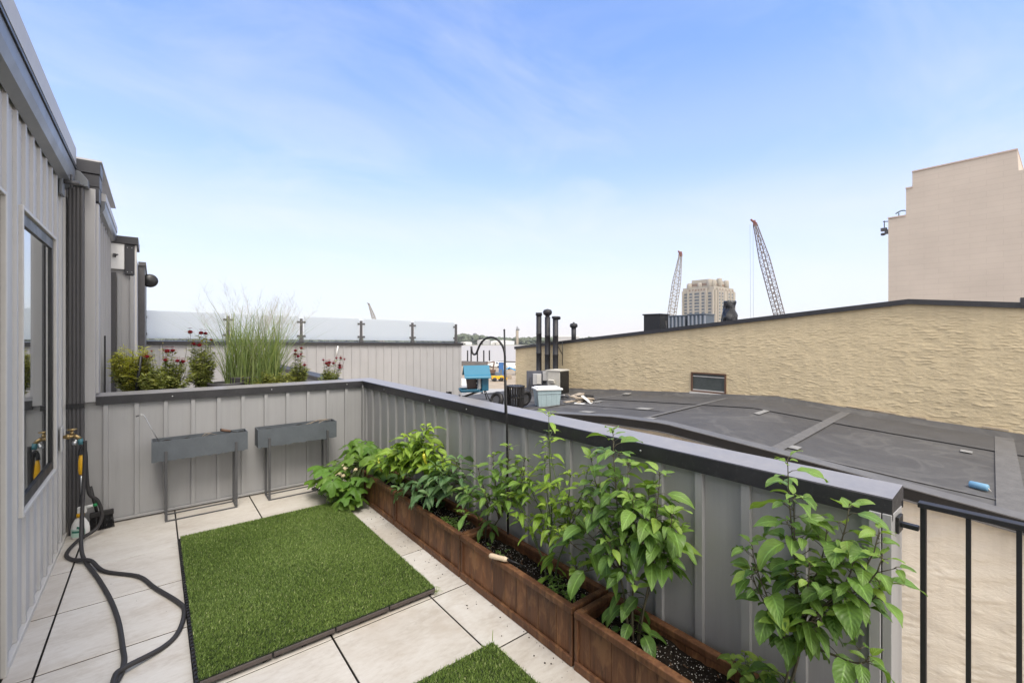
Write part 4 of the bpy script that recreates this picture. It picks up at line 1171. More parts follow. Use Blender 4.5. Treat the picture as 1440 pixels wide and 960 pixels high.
pepper_plant('pepper_plant', 'tall pepper plant nearest the railing, leaves spilling past the parapet end', (1.79, 0.66, SO-.006), (1.77, 0.60, 0.55),
    [(1.75,0.63,1.19),(1.72,0.60,1.08),(1.77,0.455,1.08),(1.73,0.37,1.03),(1.72,0.36,0.96),(1.70,0.73,0.87),(1.72,0.74,0.77),(1.68,0.54,0.88),(1.72,0.43,0.93),(1.74,0.37,0.86),(1.66,0.50,0.74),(1.74,0.40,0.62),(1.68,0.63,0.63),(1.78,0.52,0.98)],
    MAT['pepper'], MAT['stem_brown'], 0.088, 0.60, 26, per=8, tint0=0.12, droop=1.2, low=7, tiptuft=5, nstem=2, bare=.12)
pepper_plant('pepper_plant', 'small low pepper plant with yellowed leaves in the corner of the nearest planter', (1.81, 0.76, SO-.006), (1.81, 0.76, 0.29),
    [(1.78,0.78,0.38),(1.82,0.72,0.36),(1.74,0.74,0.33),(1.80,0.84,0.33)], MAT['pepper'], MAT['stem'], 0.068, 0.62, 27, per=8, tint0=0.4, low=4)

# lobed leafy plant at the back
def lobed_leaf(mb, p, az, pit, R, tint, rg):
    h = Vector((math.cos(az), math.sin(az), 0)); up = Vector((0,0,1))
    T = h*math.cos(pit)+up*math.sin(pit); S = h.cross(up); Nn = S.cross(T)
    n = 44; verts = [p]; uvs = [(0.9,0.5)]; rings = 3
    for r in range(1, rings+1):
        for k in range(n):
            a = -PI*0.93+2*PI*0.93*k/(n-1)
            rad = R*(0.72+0.20*math.cos(a*0.5)+0.20*math.cos(5*a*1.05))*(1+0.07*math.sin(31*a+1))
            q = rad*r/rings
            z = 0.16*q*math.sin(3*a+tint[2]*6)-0.5*q*q/R+0.03*R*math.sin(9*a)*(r/rings)
            verts.append(p+T*(q*math.cos(a))+S*(q*math.sin(a))+Nn*z); uvs.append((0.5+0.5*abs(math.sin(2.5*a*1.05)), r/rings))
    faces = [(0, 1+k, 2+k) for k in range(n-1)]
    for r in range(rings-1):
        for k in range(n-1):
            a = 1+r*n+k; faces.append((a, a+n, a+n+1, a+1))
    mb.add(verts, faces, 0, tint, uvs, smooth=True)
sq = thing('lobed_plant', 'leafy plant with large lobed leaves spilling onto the corner of the grass mat', 'vegetable plant', (1.62, 4.55, SO))
rg = random.Random(31); ml, ms = MB(), MB(); O = Vector((1.62,4.55,SO))
for k in range(95):
    tx = rg.uniform(1.26, 1.80); ty2 = rg.uniform(4.10, 4.80); tz = rg.uniform(0.10, 0.50)
    if tx < 1.5: tz = rg.uniform(0.07, 0.34)
    E_ = Vector((tx, ty2, tz)); az = math.atan2(ty2-4.62, tx-1.72)+rg.uniform(-.6,.6)
    if k < 3: E_ = Vector((1.60+.05*k, 4.62-.1*k, 0.54-.03*k))
    S_ = Vector((1.70, 4.50, SO)) ; mid = (S_+E_)*0.5+Vector((0,0,.14))
    ms.tube([q-O for q in bez(S_, S_+Vector((0,0,.15)), mid, E_, 7)], [.005-.0025*i/7 for i in range(8)], 6)
    lobed_leaf(ml, E_-O, az, rg.uniform(-.7, .35), rg.uniform(.065, .12), (max(0, rg.gauss(.12,.18)), min(1,max(0,rg.gauss(.55,.25))), rg.random(), 1), rg)
ms.build('stems', MAT['stem'], sq); ml.build('foliage', MAT['squash'], sq)
mb = MB()
for k in range(12):
    p = Vector((rg.uniform(1.36,1.60), rg.uniform(4.2,4.6), rg.uniform(.12,.42)))-O
    mb.blob(p, rg.uniform(.009,.02), jit=.4, rg=rg)
    leaf(mb, p, rg.uniform(0,6), .2, -.8, .05, .022, rg=rg)
mb.build('withered_blossoms', simple('withered_cream_blossom', (0.50,0.42,0.26), 0.8, 0, 0.3, 40), sq)

# weed seedlings
def weeds(name, label, c, n, r, seed):
    t = thing(name, label, 'weeds', c); rg = random.Random(seed); mb = MB(); ms = MB()
    for k in range(n):
        a = rg.uniform(0,6.28); d = r*math.sqrt(rg.random()); p = Vector((math.cos(a)*d*.7, math.sin(a)*d*1.4, 0))
        hgt = rg.uniform(.01,.05); ms.tube([p-Vector((0,0,.01)), p+Vector((0,0,hgt))], [.0012,.0008], 5)
        for q in range(rg.randint(3,5)):
            leaf(mb, p+Vector((0,0,hgt*rg.uniform(.5,1))), rg.uniform(0,6.28), .4, -.3, rg.uniform(.018,.042), rg.uniform(.008,.014), nl=4, tint=(rg.uniform(0,.3), rg.uniform(.3,.9), 0, 1), rg=rg)
    ms.build('stems', MAT['stem'], t); mb.build('leaves', MAT['pepper'], t)
weeds('weeds', 'cluster of small green weeds beside the tall light pepper plant', (1.72,1.72,SO), 26, .09, 41)
weeds('weeds', 'small weeds in the dark soil below the drooping dark pepper plant', (1.70,2.82,SO), 26, .10, 42)
weeds('weeds', 'sparse seedlings in the soil near the pale tool handle', (1.70,2.24,SO), 9, .10, 43)

# ------------------------------------------------------------------ hook pole, tools, troughs
hk = thing('shepherd_hook', 'tall black shepherd hook pole standing in the third planter', 'hook pole', (1.862, 2.372, SO))
mb = MB(); mb.tube([(0,0,-0.15),(0.004,0.02,0.75),(0.008,0.055,1.428)], [.0075,.0072,.006], 8)
mb.lathe((0.008,0.055,1.425), [(.0075,0),(.006,.008),(0,.012)], 8)
mb.build('pole', MAT['black'], hk)
mb = MB(); u = Vector((-0.5, 0.866, 0))*1.0
def hp(a, z): return Vector((0.006,0.045,0))+u*a+Vector((0,0,z))
pts = [hp(-0.004,0.86), hp(0.0,1.17)]
for k in range(0, 13):
    a = PI*k/14; pts.append(hp(0.105-0.105*math.cos(a), 1.245+0.135*math.sin(a)))
pts += [hp(0.212,1.275), hp(0.221,1.262), hp(0.234,1.259), hp(0.247,1.268), hp(0.253,1.285), hp(0.255,1.315)]
mb.tube(pts, .0075, 8); mb.build('hook', MAT['black'], hk)

tr = thing('garden_tool', 'garden tool with a pale wooden handle resting on the planter edge', 'garden tool', (1.60, 2.10, 0.30))
mb = MB(); d = Vector((0.045,-0.11,0.004))
a = Vector((-0.03,0.085,0.008))
ax = (d).normalized()
mb.tube([a+ax*x for x in (0,.006,.02,.07,.11,.125)], [.006,.0135,.015,.0138,.0145,.010], 12)
mb.build('handle', MAT['pale_wood'], tr)
mb = MB(); e = a+ax*.124
mb.tube([e, e+ax*.05+Vector((.01,0,-.01)), e+ax*.10+Vector((.05,0,-.05))], [.006,.005,.004], 8); mb.build('shank', MAT['black'], tr)
mb = MB(); c = a+ax*.035; mb.tube([c, c+Vector((-.016,0,-.012)), c+Vector((-.015,.01,-.055)), c+Vector((-.017,.004,-.075)), c+Vector((-.014,-.005,-.05)), c+Vector((-.012,-.002,-.012))], .0014, 5); mb.build('wrist_cord', MAT['black'], tr)

def trough_stand(label, x0, x1, seed, fl):
    t = thing('planter_stand', label, 'planter stand', ((x0+x1)/2, 5.02, 0), 0, 'raised trough planters against the back parapet')
    hx = (x1-x0)/2; rg = random.Random(seed)
    y0, y1 = -0.085, 0.088; zt, zb = 0.705, 0.53
    mb = MB()
    th = 0.008; n = 36
    def wav(k): return zb+0.004*math.sin(k*1.9+seed)+rg.uniform(-.004,.004)
    zs = [wav(k) for k in range(n+1)]
    for (ya, yb) in ((y0, y0+th), (y1-th, y1)):
        for k in range(n):
            xa, xb = -hx+2*hx*k/n, -hx+2*hx*(k+1)/n
            za, zc = zs[k], zs[k+1]
            zr = zt-0.004*math.sin(k*.7)**2
            v = [(xa,ya,za),(xb,ya,zc),(xb,yb,zc),(xa,yb,za),(xa,ya,zt),(xb,ya,zt),(xb,yb,zt),(xa,yb,zt)]
            mb.add(v, [(0,3,2,1),(4,5,6,7),(0,1,5,4),(2,3,7,6)]+([(3,0,4,7)] if k==0 else [])+([(1,2,6,5)] if k==n-1 else []))
    mb.box(-hx, -hx+th, y0+th, y1-th, zb+.002, zt); mb.box(hx-th, hx, y0+th, y1-th, zb+.002, zt)
    mb.box(-hx+th, hx-th, y0+th, y1-th, zb+0.012, zb+0.02)
    mb.build('trough', MAT['trough'], t)
    mb = MB(); v = []; f = []
    for i in range(31):
        for j in range(7):
            x = -hx+.01+(2*hx-.02)*i/30; y = y0+.01+(y1-y0-.02)*j/6
            v.append((x, y, zt-.028+.014*noise.noise(Vector((x*14,y*14,seed)))))
    for i in range(30):
        for j in range(6):
            a = i*7+j; f.append((a, a+7, a+8, a+1))
    mb.add(v, f, smooth=True); mb.build('soil', MAT['soil'], t)
    lx0, lx1 = -hx+0.10, hx-0.095
    for (xx, yy, zz) in ((lx0,y0-.007,.615),(lx1,y0-.007,.62),(lx0,y1+.006,.60),(lx1,y1+.006,.60)):
        mb = MB(); mb.box(xx-.010, xx+.010, yy-.0055, yy+.0055, 0.012, zz); mb.build('leg', MAT['leg_metal'], t, bevel=.0015)
    mb = MB()
    mb.box(lx0-.0075, lx1+.0075, y0-.013, y0-.001, 0.0, 0.0115); mb.box(lx0-.0075, lx1+.0075, y1+.0, y1+.012, 0.0, 0.0115)
    mb.box(lx0-.0075, lx0+.0075, y0-.001, y1+.0, 0.0, 0.0115); mb.box(lx1-.0075, lx1+.0075, y0-.001, y1+.0, 0.0, 0.0115)
    for xx in (lx0, lx1): mb.box(xx-.0075, xx+.0075, y0-.012, y1+.011, zb-.010, zb+.0005)
    build_each(mb, 'frame_bar', MAT['leg_metal'], t, bevel=.0015)
    return t
trough_stand('grey raised trough on iron legs, holding the tool with the brown grip', -0.02, 0.70, 3, 1)
trough_stand('grey raised trough on iron legs with bare twigs, beside the leafy plant', 0.785, 1.53, 4, 2)
gt = thing('hand_tool', 'small garden tool with a brown wooden grip lying in the left grey trough', 'garden tool', (0.52, 5.02, 0.705))
mb = MB(); mb.tube([(-.03,.0,.028),(.0,0,.017),(.05,-.005,.004)], [.012,.0135,.011], 10); mb.build('grip', MAT['rust_wood'], gt)
mb = MB(); mb.tube([(.05,-.005,.004),(.09,-.008,-.008),(.13,-.01,-.02)], [.005,.004,.003], 8); mb.lathe((-.036,0,.03), [(.0105,0),(.0105,.012)], 10, axis='x'); mb.build('ferrule', MAT['black'], gt)
wr = thing('garden_wire', 'thin hooked wire stake standing in the left grey trough', 'wire stake', (0.03, 5.03, 0.66))
mb = MB(); mb.tube([(.02,0,-.02),(-.06,.02,.17),(-.095,.03,.255),(-.105,.03,.272),(-.12,.03,.275),(-.14,.03,.268)], .003, 6); mb.build('wire', MAT['galv'], wr)
mb = MB(); mb.tube([(-.135,.03,.269),(-.155,.03,.262)], .006, 6); mb.build('tip', MAT['leg_metal'], wr)
def twigs(label, c, segs):
    t = thing('dry_twigs', label, 'twigs', c); mb = MB()
    for pts in segs: mb.tube(pts, [.0035-.002*i/(len(pts)-1) for i in range(len(pts))], 5)
    mb.build('twigs', MAT['debris'], t)
twigs('bent pale twig beside the brown grip in the left trough', (0.40,5.0,0.69), [[(-.06,0,.0),(-.03,0,.03),(.0,.0,.028),(.05,.01,.005)],[(-.04,.02,.0),(.01,.02,.02),(.06,.02,.0)]])
twigs('dry brown twigs lying in the right trough', (1.36,5.02,0.69), [[(-.14,-.03,.0),(-.06,-.02,.022),(.03,.0,.030),(.12,.02,.02)],[(-.08,.0,.0),(.0,.02,.03),(.10,.0,.032)],[(-.02,-.04,.0),(.06,-.02,.026),(.15,.03,.018)],[(.02,.03,.01),(.09,.01,.035)]])
mb = MB(); mb.lathe((0,0,0), [(.0,0),(.034,0),(.036,.006),(.032,.016),(.02,.019),(.0,.019)], 16); o = mb.build('plastic_cap', MAT['black_plastic'], loc=(1.325,4.99,0.0)); tag(o, 'small round black cap on the paving under the right trough', 'cap')

# ------------------------------------------------------------------ hose, bottle, wand, brush
mb = MB()
def cr(pts, n=8):
    P = [Vector(p) for p in pts]; P = [P[0]*2-P[1]]+P+[P[-1]*2-P[-2]]; out = []
    for i in range(1, len(P)-2):
        for k in range(n):
            t = k/n; a, b, c, d = P[i-1], P[i], P[i+1], P[i+2]
            out.append(0.5*((2*b)+(c-a)*t+(2*a-5*b+4*c-d)*t*t+(3*b-a-3*c+d)*t**3))
    out.append(P[-2]); return out
hz = 0.0135
A_ = [(-0.425,4.83,0.80),(-0.425,4.825,0.70),(-0.43,4.80,0.45),(-0.432,4.70,0.20),(-0.415,4.52,0.05),(-0.365,4.32,hz),(-0.29,4.03,hz),(-0.212,3.68,hz),(-0.158,3.36,hz),(-0.128,3.07,hz),(-0.117,2.93,hz),(-0.132,2.80,hz),(-0.19,2.66,hz),(-0.27,2.52,hz),(-0.30,2.38,hz),(-0.24,2.32,hz),(-0.17,2.42,hz),(-0.15,2.60,0.026),(-0.145,2.78,0.036),(-0.115,2.84,0.033),(0.035,2.94,hz),(0.105,3.05,hz),(0.137,3.25,hz),(0.111,3.385,hz),(0.004,3.66,hz),(-0.084,3.905,hz),(-0.266,4.133,hz),(-0.355,4.34,0.034),(-0.46,4.49,hz),(-0.507,4.64,hz),(-0.465,4.83,0.03),(-0.37,4.93,0.06),(-0.335,4.96,0.15),(-0.36,4.95,0.28),(-0.41,4.93,0.36),(-0.425,4.92,0.55),(-0.428,4.91,0.68),(-0.44,4.905,0.745),(-0.455,4.90,0.72),(-0.46,4.895,0.68)]
mb.tube(cr(A_), 0.0125, 10)
hs = mb.build('hose', MAT['hose']); tag(hs, 'black rubber garden hose looping across the pavers from the wall tap', 'hose')
mb = MB(); mb.tube([(WX+0.13,4.83,0.82),(WX+0.135,4.83,0.775)], .016, 10)
for k in range(8):
    a = 2*PI*k/8
cn = mb.build('hose_connector', MAT['teal_plastic'], hs)
wd = thing('spray_wand', 'yellow handled spray wand standing in the corner beside the hose', 'spray wand', (-0.455, 4.90, 0.36))
mb = MB(); mb.tube([(0,0,.325),(.0,0,.27),(.002,0,.20),(.003,0,.165)], [.009,.016,.019,.015], 10); mb.build('grip', MAT['yellow'], wd)
mb = MB(); mb.tube([(.003,0,.163),(.006,.01,-.0)], .0085, 10); mb.build('tube', MAT['galv'], wd)
mb = MB(); mb.tube([(.006,.01,.0),(.007,.013,-.05),(.008,.015,-.09)], [.013,.017,.013], 10); mb.tube([(0,0,.35),(0,0,.322)],.010,8); mb.build('coupling', MAT['black_plastic'], wd)
mb = MB(); mb.tube([(.008,.015,-.089),(.012,.02,-.355)], .009, 8); mb.build('lance', MAT['black_plastic'], wd)
bt = thing('spray_bottle', 'white spray bottle with a green label and yellow collar, on the pavers in the corner', 'spray bottle', (-0.465, 4.98, 0.0), math.radians(-20))
mb = MB()
prof = [(.0,.0),(.048,.0),(.053,.008),(.053,.08),(.047,.115),(.030,.15),(.019,.165),(.019,.172)]
n = 24; v = []; f = []
for (r, z) in prof:
    for k in range(n):
        a = 2*PI*k/n; v.append((r*1.12*math.cos(a), r*.72*math.sin(a), z))
for i in range(len(prof)-1):
    for k in range(n): f.append((i*n+k, i*n+(k+1)%n, (i+1)*n+(k+1)%n, (i+1)*n+k))
mb.add(v, f, smooth=True); mb.build('bottle', MAT['white'], bt)
def label_patch(name, mat, r, z0, z1, a0, a1):
    mb = MB(); v = []; f = []; n = 12
    for z in (z0, z1):
        for k in range(n+1):
            a = a0+(a1-a0)*k/n; v.append((r*1.12*math.cos(a), r*.72*math.sin(a), z))
    for k in range(n): f.append((k, k+1, n+2+k, n+1+k))
    mb.add(v, f, smooth=True); mb.build(name, mat, bt)
label_patch('label', MAT['mint'], .0538, .018, .080, -2.5, -.75)
label_patch('label_band', MAT['deep_green'], .0546, .052, .068, -2.3, -.9)
mb = MB(); mb.obox((.012,-.0385,.09), (.034,.004,.018), (0.15,0.3,0)); mb.build('emblem', MAT['deep_green'], bt)
mb = MB(); mb.lathe((0,0,.170), [(.024,0),(.024,.022),(.020,.026)], 14); mb.build('collar', MAT['yellow'], bt)
mb = MB(); mb.obox((.012,0,.222),(.055,.028,.05)); mb.tube([(.03,0,.24),(.085,0,.25)],[.012,.010],10); mb.build('sprayer_head', MAT['white'], bt, bevel=.004)
mb = MB(); mb.tube([(.086,0,.25),(.108,0,.254)],[.012,.011],10); mb.build('nozzle', MAT['green_plastic'], bt)
br_ = thing('scrub_brush', 'black bristled brush head leaning behind the white spray bottle', 'brush', (-0.345, 5.10, 0.0), 0.1)
mb = MB(); mb.obox((0,0.01,.125),(.15,.035,.04)); mb.build('block', MAT['black_plastic'], br_, bevel=.004)
mb = MB(); rg = random.Random(8)
for k in range(260):
    x = rg.uniform(-.07,.07); y = rg.uniform(-.005,.025)
    mb.tube([(x,y,.106),(x+rg.uniform(-.012,.012), y-.02-rg.uniform(0,.02), .004)], .0014, 3, cap=False)
mb.build('bristles', MAT['bristle'], br_)
mb = MB(); mb.tube([(-.03,.02,.14),(-.07,.045,.36)], .011, 8); mb.build('handle', MAT['black_plastic'], br_)

# ------------------------------------------------------------------ neighbour's flower trough and plants
ft = thing('flower_trough', 'dark planter trough full of flowers behind the back parapet', 'planter', (0.8, 5.72, 0))
mb = MB()
for (a,b,c,d) in ((-1.10,1.12,-.32,-.30),(-1.10,1.12,.30,.32),(-1.10,-1.08,-.30,.30),(1.10,1.12,-.30,.30)): mb.box(a,b,c,d,-0.03,1.0)
mb.build('box', MAT['downspout'], ft)
mb = MB(); mb.box(-1.08,1.10,-.30,.30,0.9,0.955); mb.build('soil', MAT['soil'], ft)
pot = thing('plant_pot', 'dark round pot of the tall grass, just showing over the coping', 'pot', (0.78, 5.76, 0.955))
mb = MB(); mb.lathe((0,0,0), [(.13,0),(.15,.10),(.165,.20),(.17,.215),(.155,.215),(.15,.18),(0,.18)], 24); mb.build('body', MAT['downspout'], pot)
pot2 = dup(pot, (0.60, 5.66, 0.905)); pot2['label'] = 'second dark round pot low among the grass stems, left of the other'
def flower(mb, p, r, rg, az=0):
    # a button of many small petals
    for ring, (q, z, m) in enumerate(((1.0,0.0,13),(.72,.35,10),(.42,.55,7))):
        for k in range(m):
            a = 2*PI*k/m+ring*.3+rg.uniform(-.1,.1); h = Vector((math.cos(a), math.sin(a), 0))
            c = p+Vector((0,0,z*r)); e = c+h*r*q+Vector((0,0,r*(.25-.35*q)))
            s = h.cross(Vector((0,0,1)))*r*.24
            mb.add([c-s*.5, c+s*.5, e+s, e-s], [(0,1,2,3)])
    mb.blob(p-Vector((0,0,r*.15)), r*.45, jit=.1, rg=rg)
def shrub(name, label, base, hx, hy, z1, nleaf, Ls, mat, seed, flowers=(), cat='flower plant', nst=14, group=None, narrow=.38, t0=.15):
    rg = random.Random(seed); t = thing(name, label, cat, base, 0, group); O = Vector(base)
    ms, ml, mf = MB(), MB(), MB()
    tips = []
    H = z1-base[2]
    for k in range(nst):
        a = rg.uniform(0,6.28); d = math.sqrt(rg.random())
        T = Vector((math.cos(a)*d*hx, math.sin(a)*d*hy, H*rg.uniform(.55,1.0)*(1-.25*d)))
        tips.append(T)
    for (fx_, fy, fz, r) in flowers:
        T = Vector((fx_, fy, fz))-O; tips.append(T)
    for T in tips:
        S = Vector((T.x*.25, T.y*.25, 0)); br = bez(S, S+Vector((0,0,H*.3)), T-Vector((0,0,H*.25)), T, 8)
        ms.tube(br, [.0035-.0022*i/8 for i in range(9)], 5)
        for q in range(max(3, nleaf//len(tips))):
            s_ = rg.random()**.7*.97; i0 = min(7, int(s_*8)); p = br[i0].lerp(br[i0+1], s_*8-i0)
            p = p+Vector((rg.gauss(0,.012), rg.gauss(0,.012), rg.gauss(0,.01)))
            l = Ls*rg.uniform(.6,1.3)
            leaf(ml, p, rg.uniform(0,6.28), rg.uniform(-.2,.9), rg.uniform(-.8,.3), l, l*narrow, rg.uniform(-.6,.6), .2, (max(0,rg.gauss(t0,.22)), min(1,max(0,rg.gauss(.5,.27))), 0, 1), nl=3, rg=rg)
    ms.build('stems', MAT['stem_brown'], t); ml.build('foliage', mat, t)
    for (fx_, fy, fz, r) in flowers:
        mf = MB(); flower(mf, Vector((fx_, fy, fz))-O, r*1.5, rg); mf.build('flower', MAT['petal'], t)
    return t
shrub('feathery_plant', 'yellow green feathery plant against the second house', (-0.17,5.72,.955), .16, .16, 1.62, 5200, .050, MAT['feathery'], 51, nst=60, cat='plant', narrow=.25)
shrub('flower_plant', 'low bush with dark red button flowers, beside the feathery plant', (0.04,5.68,.955), .34, .18, 1.40, 6500, .042, MAT['shrub'], 52,
      flowers=((-.06,5.60,1.425,.034),(.10,5.68,1.475,.036),(.145,5.70,1.475,.030),(.085,5.62,1.385,.026),(.18,5.60,1.375,.028),(.225,5.62,1.365,.028),(-.02,5.7,1.47,.014)), nst=60, group='red flowering plants')
shrub('flower_plant', 'tall bush with dark red flowers, left of the grass clump', (0.40,5.74,.955), .13, .14, 1.60, 4200, .042, MAT['shrub'], 53,
      flowers=((.29,5.72,1.665,.034),(.385,5.74,1.655,.032),(.425,5.74,1.65,.028),(.32,5.68,1.54,.026),(.365,5.66,1.53,.032),(.47,5.7,1.58,.022)), nst=46, group='red flowering plants', t0=.05)
shrub('flower_plant', 'narrow bush with red flowers close to the right side of the grass clump', (1.32,5.70,.955), .11, .12, 1.38, 1900, .038, MAT['shrub'], 54,
      flowers=((1.285,5.66,1.45,.026),(1.29,5.68,1.41,.026),(1.36,5.70,1.475,.026),(1.31,5.64,1.385,.028),(1.35,5.68,1.405,.022),(1.38,5.64,1.28,.026)), nst=34, group='red flowering plants', t0=.1)
shrub('flower_plant', 'small bush with bright red flowers, farthest right behind the coping', (1.66,5.62,.955), .11, .10, 1.26, 1500, .036, MAT['shrub'], 55,
      flowers=((1.61,5.58,1.295,.028),(1.65,5.60,1.30,.032),(1.63,5.57,1.27,.026),(1.70,5.60,1.29,.024),(1.78,5.62,1.26,.028),(1.775,5.60,1.235,.03),(1.745,5.64,1.345,.018),(1.79,5.62,1.35,.024),(1.83,5.60,1.33,.018),(1.58,5.6,1.33,.018)), nst=32, group='red flowering plants', t0=.1)
shrub('leafy_plant', 'low yellow green filler leaves between the pot and the right flowers', (1.02,5.62,.955), .30, .14, 1.25, 2800, .040, MAT['shrub'], 56, cat='plant', nst=36, t0=.3)
shrub('leafy_plant', 'thin sprays of pale leaves above the low red flowers', (0.14,5.80,.955), .16, .10, 1.70, 150, .020, MAT['feathery'], 57, cat='plant', nst=9, t0=.5)
st2 = thing('plant_stake', 'leaning black plant stake among the left flowers', 'stake', (-0.10,5.56,.955))
mb = MB(); mb.tube([(-.045,.02,0),(-.02,.01,.28),(.0,0,.47)], [.014,.013,.012], 8); mb.build('stake', MAT['black'], st2)
# tall grass
tg = thing('tall_grass', 'tall green ornamental grass clump with airy seed plumes behind the coping', 'grass clump', (0.88,5.76,1.15))
rg = random.Random(61); ml, mp = MB(), MB()
for k in range(620):
    a = rg.uniform(0,6.28); d = .19*math.sqrt(rg.random()); p = Vector((math.cos(a)*d*1.5, math.sin(a)*d, -.15 if rg.random()<.6 else -.05))
    L_ = rg.uniform(.35,.96); az = rg.uniform(0,6.28) if rg.random()<.55 else (rg.gauss(0,.6) if rg.random()<.7 else rg.gauss(PI,.6))
    h = Vector((math.cos(az), math.sin(az), 0)); ln = abs(rg.gauss(.28,.34))
    n = 6; w = rg.uniform(.0025,.0065); S = h.cross(Vector((0,0,1))); verts = []; uvs = []
    for i in range(n+1):
        t = i/n; q = p+Vector((0,0,L_*(t-.10*ln*t*t)))+h*(L_*ln*t**1.8)
        if rg.random() < .06 and i == n: q.z -= .12
        ww = w*(1-t**2.2)+.0004
        verts += [q-S*ww, q+S*ww]; uvs += [(0.2,t),(0.8,t)]
    ml.add(verts, [(2*i,2*i+1,2*i+3,2*i+2) for i in range(n)], 0, (max(0,rg.gauss(.12,.2)), min(1,max(0,rg.gauss(.5,.28))), 0, 1), uvs, smooth=True)
for k in range(44):
    a = rg.uniform(0,6.28); d = .12*rg.random(); p = Vector((math.cos(a)*d, math.sin(a)*d, -.05)); az = rg.uniform(0,6.28) if k%3 else rg.gauss(0,.4)
    h = Vector((math.cos(az), math.sin(az), 0)); T = p+Vector((0,0,rg.uniform(.62,1.08)))+h*rg.uniform(.08,.62)
    br = bez(p, p+Vector((0,0,.5)), T-Vector((0,0,.25))-h*.05, T, 10); mp.tube(br, [.0016-.0011*i/10 for i in range(11)], 4, cap=False)
    for q in range(24):
        i0 = rg.randint(6,9); c = br[i0].lerp(br[i0+1], rg.random()); b = rg.uniform(0,6.28)
        e = c+Vector((math.cos(b)*.06, math.sin(b)*.06, rg.uniform(.03,.13)))*rg.uniform(.5,1.2)
        mp.tube([c,(c+e)*.5+Vector((0,0,.008)),e], [.0006,.0005,.0004], 3, cap=False)
        for s_ in (.6,.8,1.0): mp.blob(c.lerp(e,s_), .0016, jit=.2, rg=rg)
ml.build('blades', MAT['tallgrass'], tg); mp.build('plumes', MAT['plume'], tg)

# crumbs of soil and bits of leaf on the pavers along the planters
mb = MB(); rg = random.Random(77)
for k in range(150):
    y = rg.uniform(0.6, 4.6); x = 1.595-abs(rg.gauss(0, .07))
    if 1.37 < x < 1.6: mb.blob((x, y, .0025), rg.uniform(.0012,.0045), jit=.4, rg=rg, sq=(1,1,.6))
for k in range(60):
    x = rg.uniform(-.4, 1.5); y = rg.uniform(1.9, 5.1)
    if .13 < x < 1.40 and (y < 4.4): continue
    mb.blob((x, y, .002), rg.uniform(.0010,.003), jit=.4, rg=rg, sq=(1,1,.6))
o = mb.build('soil_crumbs', MAT['soil']); tag(o, 'scattered dark crumbs of soil on the pavers by the planters', 'soil crumbs', None, 'stuff')
# ------------------------------------------------------------------ things on the low dark roof
CA, SA = math.cos(A), math.sin(A)
def RW(d, w, dz=0.0):
    return (d*CA-w*SA, d*SA+w*CA, RF(w)+dz)
bn = thing('basket', 'tall black slatted basket on the dark roof, left of the pale blue tote', 'basket', RW(7.05,7.45), A+.2)
mb = MB()
n = 20
for k in range(n):
    a = 2*PI*k/n; mb.bar((.165*math.cos(a),.165*math.sin(a),.0), (.20*math.cos(a),.20*math.sin(a),.53), .052, .012)
mb.lathe((0,0,0), [(.15,.0),(.17,.0),(.17,.02),(0,.02)], 20); mb.build('slats', MAT['black_plastic'], bn)
mb = MB()
for z, r in ((.05,.177),(.27,.192),(.51,.208)): mb.lathe((0,0,z), [(r-.012,-.015),(r,-.015),(r,.015),(r-.012,.015)], 20)
build_each(mb, 'hoop', MAT['black_plastic'], bn)
ti = thing('old_tyre', 'worn black tyre leaning between the basket and the tote', 'tyre', RW(7.30,7.40,.22), A-.5)
def torus(mb, R_, r, ax, n=20, m=8):
    v = []; f = []
    for i in range(n):
        for j in range(m):
            a, b = 2*PI*i/n, 2*PI*j/m; q = (R_+r*math.cos(b)); p = (q*math.cos(a), r*math.sin(b), q*math.sin(a))
            v.append(p)
    for i in range(n):
        for j in range(m): f.append((i*m+j, i*m+(j+1)%m, ((i+1)%n)*m+(j+1)%m, ((i+1)%n)*m+j))
    mb.add(v, f, smooth=True)
mb = MB(); torus(mb, .15, .055, 0); mb.build('tread', MAT['black_plastic'], ti, rot=(.25,0,.5))
mb = MB(); mb.lathe((0,0,0), [(.10,-.03),(.10,.03)], 16, axis='y'); mb.build('rim', MAT['leg_metal'], ti, rot=(.25,0,.5))
ti2 = dup(ti, RW(6.75,7.75,.21), A+1.1, 'worn black tyre standing left of the black basket')
to = thing('storage_tote', 'pale blue plastic storage tote with a white lid on the dark roof', 'storage box', RW(7.85,7.20), A-.55)
mb = MB(); hx, hy = .29, .21
v = [(-hx*.86,-hy*.86,0),(hx*.86,-hy*.86,0),(hx*.86,hy*.86,0),(-hx*.86,hy*.86,0),(-hx,-hy,.40),(hx,-hy,.40),(hx,hy,.40),(-hx,hy,.40)]
mb.add(v, [(0,3,2,1),(4,5,6,7),(0,1,5,4),(1,2,6,5),(2,3,7,6),(3,0,4,7)])
for k in (-.18,-.06,.06,.18): mb.bar((k,-hy*.87-.004,.03),(k,-hy*.97-.004,.34), .02, .006)
mb.box(-hx*.97,hx*.97,-hy*.97-.012,-hy*.96,.30,.315)
mb.build('bin', MAT['tote'], to, bevel=.008)
mb = MB(); mb.box(-hx-.03,hx+.03,-hy-.03,hy+.03,.385,.425); mb.box(-hx+.02,hx-.02,-hy+.02,hy-.02,.426,.45); mb.build('lid', MAT['white'], to, bevel=.01)
acu = thing('air_conditioner', 'weathered beige air conditioning unit with a dark grille side', 'air conditioner', RW(10.15,8.85), -1.35)
mb = MB(); mb.box(-.23,.20,-.24,.24,.05,.70); mb.box(-.25,.23,-.26,.26,.701,.735); mb.obox((-.06,-.28,.40),(.20,.07,.10),(.35,0,0)); mb.box(-.20,.1,-.252,-.241,.10,.16); mb.box(-.34,-.24,-.2,.05,.42,.72)
